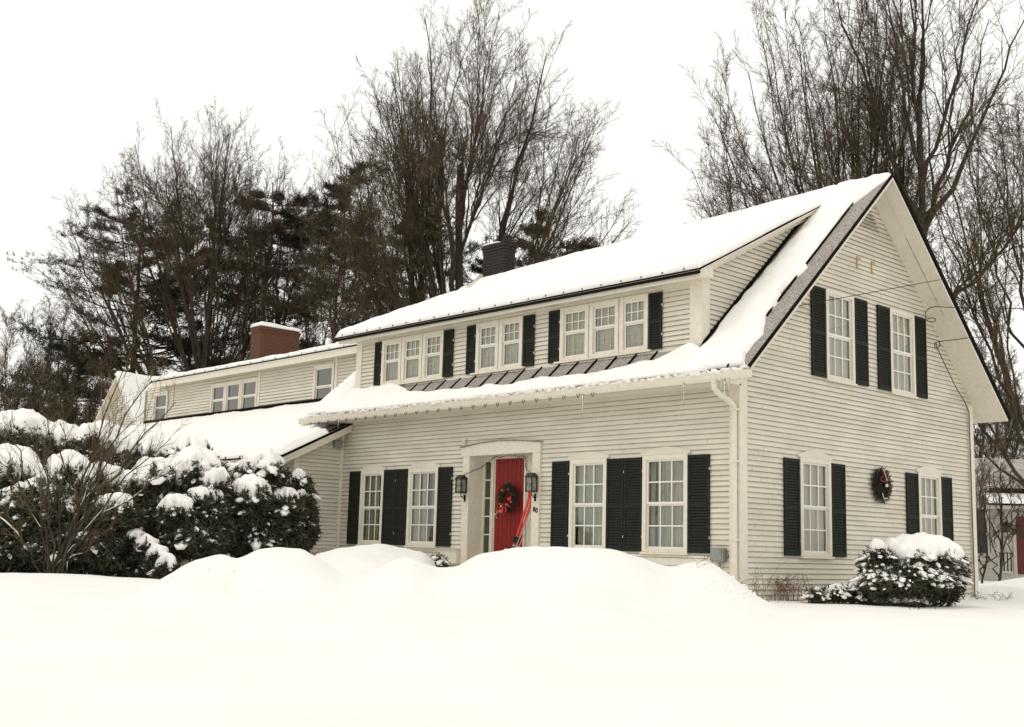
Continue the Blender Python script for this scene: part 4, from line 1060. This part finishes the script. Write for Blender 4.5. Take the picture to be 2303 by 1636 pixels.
tree('maple_tree', 'pale bare tree low behind the dark chimney on the right side', 1290, 60, 505, 90, 90, 22, fork=(.3, .5), nl=7, r=0.081, nb=10, ns=7, nt=5, low=.6, twig='twig_light')
tree('maple_tree', 'fine bare crown far behind the neighbouring grey roof', 2265, 62, 830, 110, 110, 23, fork=(.2, .4), nl=10, r=.10, nb=12, ns=6, nt=4, low=.45, rmin=.008, nsub=4)
tree('maple_tree', 'thin bare tree standing far behind the rear eave', 2215, 50, 700, 110, 110, 24, fork=(.2, .4), nl=10, r=.10, nb=12, ns=6, nt=4, low=.45, rmin=.007, nsub=4)
pine('pine_tree', 'broad dark pine leaning over the left hedge', 262, 53, 405, 230, 260, 31, bottom=.26, r=.24, nw=90)
pine('pine_tree', 'dark pine right behind the red brick chimney', 560, 52, 362, 160, 170, 32, bottom=.28, r=.20, nw=80)
pine('pine_tree', 'dark pine with a slim reddish trunk right of the brick chimney', 740, 50, 322, 140, 190, 33, bottom=.34, r=.13, nw=70)
pine('pine_tree', 'dark pine low behind the tallest bare tree', 905, 54, 440, 160, 180, 34, bottom=.26, r=.18, nw=70)
pine('pine_tree', 'dark pine showing behind and right of the dark chimney', 1225, 56, 435, 160, 150, 35, bottom=.45, r=.15, nw=55)
pine('pine_tree', 'slender dark pine between the broad pine and the brick chimney', 400, 56, 480, 170, 170, 36, bottom=.2, r=.15, nw=70)
pine('pine_tree', 'dark evergreen behind the dormer left roof end', 1080, 58, 490, 150, 140, 37, bottom=.4, r=.14, nw=50)
pine('pine_tree', 'low dark evergreen above the hedge at the far left', 120, 50, 730, 170, 150, 38, bottom=.05, r=.12, nw=60, dens=.8)

# shrubby undergrowth left (individual brushy trees)
for i, (px, d, top, w_, lb) in enumerate(((40, 46, 800, 100, 'dense brushy thicket at the far left above the snowy hedge'), (170, 47, 760, 110, 'dense brushy thicket below the broad pine'), (330, 48, 770, 110, 'dense brush left of the wing roof end'))):
    tree('brush', lb, px, d, top, w_, w_, 50+i, fork=(.03, .35), nl=12, r=.06, nb=9, ns=6, nt=4, low=.35, nsub=3, group='brush behind the hedge', rmin=.008, twig='bark')
# saplings by the neighbour house
tree('sapling', 'thin bare sapling in front of the neighbouring doorway', 2250, 29, 960, 55, 50, 60, fork=(.1, .5), nl=7, r=.035, nb=6, ns=5, nt=4, low=.5, group='saplings at the right edge', rmin=.004, nsub=1)
tree('sapling', 'bare sapling at the right rear corner of the house', 2215, 30, 985, 35, 40, 61, fork=(.1, .5), nl=5, r=.03, nb=6, ns=5, nt=3, low=.5, group='saplings at the right edge', rmin=.004, nsub=1)

# ============================================================ SHRUBS WITH SNOW
def lobe_pts(rng, C, Rr, n, top=-.6):
    v = vrand(rng, n*2); v = v[v[:, 2] > top][:n]; return C+v*Rr, v
def shrub(name, label, lobes, seed, dens=800, leaf=(.045, .11), core=.86, mat_leaf='yew', snowT=.10, clumps=160, cat='shrub', group=None, stems=10, spiky=.17, big=0.0, en=1.0):
    rng = np.random.default_rng(seed)
    L = []
    for (px, py, rx, rz, d, sn) in lobes:
        m = d/CF; L.append((at(px, py, d), np.array([rx*m, rx*m*.9, rz*m]), sn))
    base = np.mean([l[0] for l in L], 0); base[2] = ZG
    e = thing(name, label, cat, base, group)
    parts = []; LV = []
    NP = 96; phs = np.linspace(0, 2*np.pi, NP, endpoint=False); TM = []
    for C, Rr, sn in L:
        edge_n = fbm(np.stack([np.cos(phs)*2.5, np.sin(phs)*2.5, 0*phs+C[0]], -1), 3)*.75+.45*fbm(np.stack([np.cos(phs)*9, np.sin(phs)*9, 0*phs+C[1]], -1), 2)
        TM.append(np.clip(sn*(1+edge_n*1.1*en), .1, 2.1))
    for (C, Rr, sn), tm in zip(L, TM):
        # solid dark core, added to block light inside the foliage
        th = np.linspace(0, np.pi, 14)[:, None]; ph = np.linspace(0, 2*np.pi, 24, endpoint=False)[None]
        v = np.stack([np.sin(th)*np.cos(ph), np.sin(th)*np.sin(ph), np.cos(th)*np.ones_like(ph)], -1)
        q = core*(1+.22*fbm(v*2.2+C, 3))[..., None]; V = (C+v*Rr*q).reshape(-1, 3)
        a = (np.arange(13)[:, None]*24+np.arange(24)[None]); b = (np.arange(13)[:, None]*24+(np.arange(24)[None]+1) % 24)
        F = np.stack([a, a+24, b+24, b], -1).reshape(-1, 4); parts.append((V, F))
        # leaf sprays
        area = 4*np.pi*((Rr[0]*Rr[2])**1.0); n = int(dens*area)+50
        P, v = lobe_pts(rng, C, Rr, n, -.95)
        pa = (np.arctan2(v[:, 1], v[:, 0]) % (2*np.pi))/(2*np.pi)*NP; tl = tm[pa.astype(int) % NP]
        kp = np.arccos(np.clip(v[:, 2], -1, 1)) > tl*.86*rng.uniform(.8, 1.05, len(P)); P, v = P[kp], v[kp]
        nr = unit(v/Rr); sc = rng.uniform(core*.9, 1.05+spiky, (len(P), 1))*(1+.16*fbm(v*2.2+C, 3))[:, None]; P = C+(P-C)*sc
        kk = 5; P = np.repeat(P, kk, 0)+rng.normal(size=(len(P)*kk, 3))*.02; nr = np.repeat(nr, kk, 0)
        D_ = unit(nr*.55+vrand(rng, len(P))*.8+np.array([0, 0, -.12])); S_ = unit(np.cross(D_, vrand(rng, len(P))))
        Ln = rng.uniform(*leaf, (len(P), 1)); wd = Ln*.16
        LV.append(np.stack([P-S_*wd, P+S_*wd, P+D_*Ln+S_*wd*.5, P+D_*Ln-S_*wd*.5], 1).reshape(-1, 3))
    V, F = join(parts); npmesh('light_block_core', V, F, 'yew_core', e)
    V = np.concatenate(LV); npmesh('foliage', V, np.arange(len(V)).reshape(-1, 4), mat_leaf, e, False)
    # snow caps
    parts = []
    for (C, Rr, sn), tm in zip(L, TM):
        if sn <= .15: continue
        NT, ph = 26, phs
        t = np.linspace(0, 1, NT)[:, None]; th = t*(tm.mean()*(1-t**2)+tm[None]*t**2)
        v = np.stack([np.sin(th)*np.cos(ph)[None], np.sin(th)*np.sin(ph)[None], np.cos(th)], -1)
        prof = np.clip((tm[None]-th)/.38, 0, 1); prof = np.sqrt(np.clip(1-(1-prof)**2, 0, 1)); prof[-1] = 0
        q = 1+.16*fbm(v*2.2+C, 3)
        lump = fbm((C+v*Rr)*6, 3)
        off = snowT*prof*(1+.5*lump)+.0
        topv = C+v*Rr*(q[..., None]*.99)+np.array([0, 0, 1])*off[..., None]+unit(v/Rr)*(off*.5)[..., None]
        bot = C+v*Rr*(q[..., None]*.93)
        n = NT*NP; V = np.concatenate([topv.reshape(-1, 3), bot.reshape(-1, 3)])
        i = np.arange(NT-1)[:, None]*NP; a = i+np.arange(NP)[None]; b = i+(np.arange(NP)[None]+1) % NP
        F = np.stack([a, a+NP, b+NP, b], -1).reshape(-1, 4); F2 = (F+n)[:, ::-1]
        lr = (NT-1)*NP; p = lr+np.arange(NP); q2 = lr+(np.arange(NP)+1) % NP
        parts.append((V, np.concatenate([F, F2, np.stack([p, p+n, q2+n, q2], 1)])))
    # snow clumps caught on twigs
    th = np.linspace(0, np.pi, 6)[:, None]; ph = np.linspace(0, 2*np.pi, 7, endpoint=False)[None]
    u = np.stack([np.sin(th)*np.cos(ph), np.sin(th)*np.sin(ph), np.cos(th)*np.ones_like(ph)], -1).reshape(-1, 3)
    a = (np.arange(5)[:, None]*7+np.arange(7)[None]); b = (np.arange(5)[:, None]*7+(np.arange(7)[None]+1) % 7)
    UF = np.stack([a, a+7, b+7, b], -1).reshape(-1, 4)
    for C, Rr, sn in L:
        n = int(clumps*(Rr[0]*Rr[2])*6)+6; P, v = lobe_pts(rng, C, Rr*1.04, n, -.35)
        w_ = rng.random(len(P)) < np.clip(v[:, 2]*.7+.55, .08, 1); P, v = P[w_], v[w_]; P = C+(P-C)*(1+.16*fbm(v*2.2+C, 3))[:, None]
        s = rng.uniform(.012, .042, (len(P), 1, 1))*(1+1.3*(rng.random((len(P), 1, 1)) < big))*rng.uniform(.6, 1.5, (len(P), 1, 3))*np.array([1.25, 1.25, .7])
        uu = u[None]*s*(1+.32*rng.normal(size=(len(P), len(u), 1))*.5); nv = unit(v*[1, 1, 0]+1e-6)[:, None]; el = rng.uniform(0, 1.6, (len(P), 1, 1))
        al = (uu*nv).sum(-1, keepdims=True); uu = uu+nv*al*el+np.array([0, 0, -1])*np.maximum(al, 0)*el*.7
        V = P[:, None]+uu
        parts.append((V.reshape(-1, 3), (UF[None]+np.arange(len(P))[:, None, None]*len(u)).reshape(-1, 4)))
    V, F = join(parts); npmesh('snow_cap', V, F, 'snow', e)
    # visible stems
    mb = MB(); rr = random.Random(seed)
    for k in range(stems):
        C, Rr, sn = L[rr.randrange(len(L))]; a = rr.uniform(0, 6.28)
        b0 = Vector((base[0]+(C[0]-base[0])*.5+rr.uniform(-.2, .2), base[1]+(C[1]-base[1])*.5+rr.uniform(-.2, .2), ZG-.05))
        t = Vector(C)+Vector((math.cos(a)*Rr[0]*.9, math.sin(a)*Rr[1]*.9, rr.uniform(-.4, .3)*Rr[2]))
        mb.tube([b0, b0.lerp(t, .5)+Vector((0, 0, -.1)), t], [.025, .018, .006], 5)
    mb.build('stem', 'bark', e)
    return e
G1 = 'snow covered evergreens left of the house'
# lobes: photo x, photo y, half width px, half height px, distance, snow extent (rad from top)
shrub('evergreen_shrub', 'rounded evergreen with three snow humps beside the wing side wall', [
    (590, 1078, 54, 48, 23.3, 1.45), (640, 1118, 34, 34, 23.5, .8), (672, 1128, 30, 50, 23.6, .5), (560, 1140, 52, 50, 22.6, 1.35), (625, 1195, 76, 65, 23.2, .3), (672, 1180, 36, 55, 23.2, .35), (575, 1210, 60, 50, 22.7, .1), (530, 1092, 34, 34, 23.6, 1.2), (640, 1150, 40, 30, 22.9, .8)], 71, clumps=110, group=G1, snowT=.12, big=.10)
shrub('evergreen_shrub', 'tall evergreen with a heavy snow mantle in the middle of the group', [
    (435, 1085, 68, 62, 22.6, 1.6), (345, 1095, 50, 46, 22.4, 1.5), (480, 1120, 36, 46, 22.2, 1.2), (395, 1150, 66, 52, 22.4, .4), (300, 1120, 46, 40, 22.2, 1.1), (455, 1160, 52, 46, 21.9, .9), (370, 1190, 80, 60, 22, .35), (480, 1200, 42, 46, 22, .7), (420, 1030, 50, 34, 23.2, 1.6), (395, 1165, 38, 30, 21.2, 1.2), (425, 1215, 70, 34, 21.3, .3), (285, 1185, 55, 50, 22, .4)], 72, clumps=110, group=G1, snowT=.12, big=.10)
shrub('evergreen_shrub', 'wide dark evergreen behind the little bare tree', [
    (150, 1095, 56, 58, 22, 1.45), (225, 1112, 66, 48, 22, 1.3), (130, 1180, 115, 70, 21.6, .4), (240, 1200, 90, 60, 21.4, .5), (55, 1190, 90, 80, 21.6, .4), (190, 1240, 120, 45, 21, .3), (262, 1165, 50, 30, 21.0, .9)], 73, clumps=110, group=G1, snowT=.12, big=.10)
shrub('evergreen_shrub', 'snow loaded evergreen at the left photo edge', [
    (20, 1078, 72, 52, 22.4, 1.6), (-60, 1110, 90, 90, 22.4, 1.3), (10, 1230, 110, 60, 21.2, .3), (-80, 1210, 110, 90, 21.5, .5), (85, 1140, 50, 46, 22, .9), (30, 1160, 60, 40, 21.6, .7)], 74, clumps=110, group=G1, snowT=.12, big=.10)
shrub('evergreen_hedge', 'long evergreen hedge heaped with snow in the background left', [
    (-60, 1000, 110, 60, 28, 1.4), (45, 1000, 75, 60, 28, 1.45), (135, 1030, 70, 60, 28, 1.4), (225, 1030, 70, 62, 28, 1.45), (320, 1045, 80, 58, 28, 1.4), (395, 1065, 50, 45, 28, 1.2), (40, 1080, 160, 90, 28, .3), (210, 1090, 160, 80, 28, .3)], 75, dens=500, clumps=50, group=G1, snowT=.14)
shrub('fallen_bough', 'low drooping evergreen bough carrying a long strip of snow', [
    (330, 1240, 26, 22, 20.6, 1.4), (352, 1262, 24, 22, 20.4, 1.4), (372, 1282, 22, 22, 20.2, 1.4), (305, 1222, 24, 20, 20.8, 1.2), (330, 1285, 60, 30, 20.9, .1)], 76, clumps=90, group=G1, stems=4, snowT=.07)
shrub('evergreen_bush', 'rounded bush with a thick snow cap at the right of the gable wall', [
    (2068, 1270, 92, 44, 18.3, 1.30), (1975, 1272, 38, 34, 18.0, .5), (2035, 1310, 95, 42, 18.0, .12), (2120, 1300, 48, 52, 18.2, .22), (1985, 1315, 50, 36, 17.8, .1)], 77, clumps=230, mat_leaf='yew', snowT=.10, stems=20, cat='bush', en=.4, leaf=(.03, .07), spiky=.1)
shrub('ground_cover_shrub', 'low snow dotted creeping shrub at the foot of the gable wall', [
    (1840, 1342, 26, 13, 18.2, .3), (1880, 1338, 30, 16, 18.2, .6), (1925, 1335, 34, 20, 18.2, .7), (1965, 1344, 34, 14, 18.0, .8), (2010, 1350, 36, 14, 17.8, .6), (2050, 1352, 30, 12, 17.7, .6)], 78, clumps=600, dens=1500, cat='bush', stems=6, snowT=.04, core=.6, leaf=(.025, .06), spiky=.08)
shrub('buried_bush', 'dark twigs of a bush buried in the snow heap left of the door', [
    (985, 1262, 14, 10, 21.3, .3), (998, 1268, 10, 8, 21.2, .3)], 79, clumps=300, dens=2500, cat='bush', stems=3, snowT=.02, core=.5, leaf=(.02, .05))

# little bare tree at the left, several stems from one foot
def little_tree():
    rng = np.random.default_rng(90); d = 19.5; base = at(122, 1305, d); m = d/CF
    e = thing('bare_shrub_tree', 'small bare multi stemmed tree standing before the snowy evergreens', 'tree', base)
    targets = [(395, 905, 0), (330, 850, .3), (290, 840, -.3), (375, 985, .2), (240, 930, .5), (160, 960, -.5), (85, 930, .4), (20, 960, -.2), (-40, 1010, .3), (300, 1000, -.6), (360, 1060, .5), (220, 1010, .6), (120, 1000, -.7), (260, 1120, .6), (-60, 1120, .1), (270, 1180, .1)]
    nl = len(targets); P0 = np.repeat(base[None], nl, 0)+rng.normal(size=(nl, 3))*.05*[1, 1, .2]
    P2 = np.array([at(a, b, d)+FWw*c for a, b, c in targets]); P1 = P0+(P2-P0)*[.38, .38, .62]
    LP = bez(P0, P1, P2, 9); LP[:, 1:-1] += rng.normal(size=(nl, 8, 3))*.035
    LL = np.linalg.norm(np.diff(LP, axis=1), axis=2).sum(1); LR = (.024*LL/LL.max())[:, None]*(1-.85*np.linspace(0, 1, 10))[None]+.003
    V, F = tubes(LP, LR, 7); npmesh('stem', V, F, 'bark', e)
    p, dd, L, rr_ = spawn(LP, LR, LL, 12, .3, 1, .5, .34, rng, .45, .0042, .5, up=.12); bp, br = grow(p, dd, L, rr_, rr_*.4, 5, rng, .13, .07)
    parts = [tubes(bp, br, 5)]
    p, dd, L2, rr_ = spawn(bp, br, L, 7, .2, 1, .6, .45, rng, .6, .003, .4, up=.1); tp, trd = grow(p, dd, L2, rr_, rr_*.5, 3, rng, .15, .05)
    parts.append(tubes(tp, trd, 3))
    V, F = join(parts); npmesh('crown', V, F, 'twig_tip', e)
    # snow lying along the limbs
    sp = []
    for k in range(nl):
        a = int(rng.integers(1, 5)); seg = LP[k:k+1, a:a+4]+[0, 0, .0]; rad = np.array([[.003, .013, .011, .003]])*rng.uniform(.5, 1.1)
        sp.append(tubes(seg+[0, 0, .016], rad, 6))
    V, F = join(sp); npmesh('limb_snow', V, F, 'snow', e)
little_tree()

# crumbled lumps along the broken edge of the bank
mb = MB(); rr = random.Random(44)
for i in range(42):
    px = rr.choice([rr.uniform(1600, 1720), rr.uniform(1500, 1720), rr.uniform(380, 1500)]); d = rr.uniform(14.2, 17.2)
    q = at(px, 1300, d); s_ = rr.uniform(.010, .028)*(1.4 if rr.random() < .15 else 1); z = gz(q[0], q[1])
    if z > ZG+.12: mb.blob((q[0], q[1], z+s_*.25), (s_*1.3, s_, s_*.75), i, .3, 7, 5)
tag(mb.build('snow_crumbs', 'snow', None, True), 'loose crumbs of snow scattered over the banks before the house', 'snow', kind='stuff')

# dead weeds by the corner, each tuft a plant
def weeds(label, px, py, d, n, h, seed, m_='brown_leaf', spread=.25, heads=True):
    rr = random.Random(seed); b = Vector(at(px, py, d)); b.z = gz(b.x, b.y)-.03; mb = MB()
    for i in range(n):
        p = b+Vector((rr.uniform(-1, 1)*spread, rr.uniform(-1, 1)*spread, 0)); p.z = gz(p.x, p.y)-.03; H = h*rr.uniform(.5, 1)
        q = [p, p+Vector((rr.uniform(-.05, .05), rr.uniform(-.05, .05), H*.5)), p+Vector((rr.uniform(-.2, .2), rr.uniform(-.2, .2), H))]
        mb.tube(q, [.004, .0035, .002], 4)
        for k in range(4):
            s = q[1].lerp(q[2], rr.random()); t = s+Vector((rr.uniform(-.1, .1), rr.uniform(-.1, .1), rr.uniform(.0, .08))); mb.tube([s, t], [.0025, .0015], 3)
            if heads and rr.random() < .4: mb.blob(t, .008, k, .2, 5, 4)
    tag(mb.build('dead_weed', m_), label, 'plant', 'dead weeds poking out of the snow')
weeds('reddish dead weeds against the gable wall near the corner', 1762, 1345, 18.6, 46, .48, 1, spread=.3)
weeds('tall dry stalks at the corner board foot', 1722, 1335, 17.9, 9, .62, 2, m_='twig_light', spread=.15)
weeds('dark stalks on the snow slope left of the corner weeds', 1690, 1335, 16.6, 8, .2, 3, m_='twig', spread=.16)
weeds('single thin stalk on the snow mound below the meter box', 1580, 1290, 15.6, 2, .22, 4, m_='twig_light', spread=.03)
weeds('thin twigs in the snow in front of the capped bush', 2040, 1360, 17.2, 10, .18, 5, m_='twig', spread=.3)
weeds('small twigs at the rear corner of the gable wall', 2215, 1345, 21.5, 14, .16, 6, m_='twig', spread=.35)
weeds('dark twiggy growth at the foot of the wing side wall', 715, 1225, 24.0, 60, .6, 7, m_='twig', spread=.45, heads=False)
weeds('brown weeds below the middle evergreen by the snow mound', 455, 1262, 20.6, 60, .45, 8, spread=.5)

# ============================================================ NEIGHBOUR HOUSE (right edge)
o0 = at(2180, 1290, 42); o0 = np.array([o0[0], o0[1], 0])
NBF = Fr(o0, tuple(RTw), tuple(-FWw)); mm = 42/CF
def nu(px): return (px-2180)*mm
def nz(py): return at(2240, py, 42)[2]
NB = thing('neighbour_house', 'white house with a maroon door partly seen beyond the right corner', 'house', Vector(o0)+Vector((0, 0, ZG)))
mb = MB(); siding(mb, NBF, -.9, nz(1128), lambda z: (nu(2110), nu(2600)), row=.13, lap=.02); mb.build('wall', ['far_siding', 'far_siding'], NB)
mb = MB()   # upper roof mass
P = NBF.P
mb.add([P(nu(2100), nz(1092), -.1), P(nu(2640), nz(1092), -.1), P(nu(2640), nz(1005), -4.2), P(nu(2100), nz(1005), -4.2)], [(0, 1, 2, 3)], 0)
NBF.box(mb, nu(2235), nu(2640), nz(1106), nz(1096), -.1, .05, 1)
NBF.box(mb, nu(2100), nu(2640), nz(1128), nz(1093), -.6, -.12, 2)
mb.build('roof', ['far_roof', 'black_edge', 'far_siding'], NB)
mb = MB(); mb.add([P(nu(2205), nz(1134), 1.0), P(nu(2640), nz(1134), 1.0), P(nu(2640), nz(1108), .05), P(nu(2218), nz(1108), .05)], [(0, 1, 2, 3)], 0)
NBF.box(mb, nu(2205), nu(2640), nz(1138), nz(1134), .9, 1.0, 1); NBF.box(mb, nu(2207), nu(2640), nz(1146), nz(1138), .2, .96, 2)
mb.build('porch_roof', ['snow', 'black_edge', 'far_siding'], NB)
mb = MB(); NBF.box(mb, nu(2185), nu(2229), nz(1244), nz(1146), .03, .06); mb.build('shutter', 'far_blue', NB)
mb = MB(); NBF.box(mb, nu(2198), nu(2203), nz(1250), nz(1140), .9, .98); NBF.box(mb, nu(2120), nu(2225), nz(1262), nz(1246), .03, .1); mb.build('porch_post', 'far_siding', NB)
mb = MB(); NBF.box(mb, nu(2288), nu(2345), nz(1290), nz(1160), .0, .05); dd_ = mb.build('door', 'maroon', NB)
mb = MB(); NBF.box(mb, nu(2280), nu(2287), nz(1292), nz(1152), .0, .07); NBF.box(mb, nu(2346), nu(2353), nz(1292), nz(1152), .0, .07); NBF.box(mb, nu(2280), nu(2353), nz(1158), nz(1150), .0, .075)
mb.build('door_frame', 'far_siding', NB)
mb = MB(); u, z = nu(2264), nz(1188)
NBF.box(mb, u-.09, u+.09, z-.14, z+.1, .08, .24, 1); mb.add([P(u-.16, z+.1, .0), P(u+.16, z+.1, .0), P(u+.16, z+.1, .32), P(u-.16, z+.1, .32), P(u, z+.26, .16)], [(0, 1, 4), (1, 2, 4), (2, 3, 4), (3, 0, 4), (3, 2, 1, 0)], 0)
mb.build('porch_lantern', ['black_edge', 'mortar'], NB)
mb = MB()
for px in (2226, 2234, 2242, 2250): NBF.box(mb, nu(px), nu(px)+.03, nz(1292), nz(1245), .9, .93)
NBF.box(mb, nu(2224), nu(2256), nz(1245), nz(1243), .89, .94); mb.build('railing', 'black_edge', NB)
mb = MB()
for k in range(8): NBF.box(mb, nu(2196)+k*.09, nu(2196)+k*.09+.05, nz(1296), nz(1288), 1.8, 1.85)
NBF.box(mb, nu(2190), nu(2228), nz(1288), nz(1284), 1.78, 1.9); mb.build('step_edge', 'far_siding', NB)
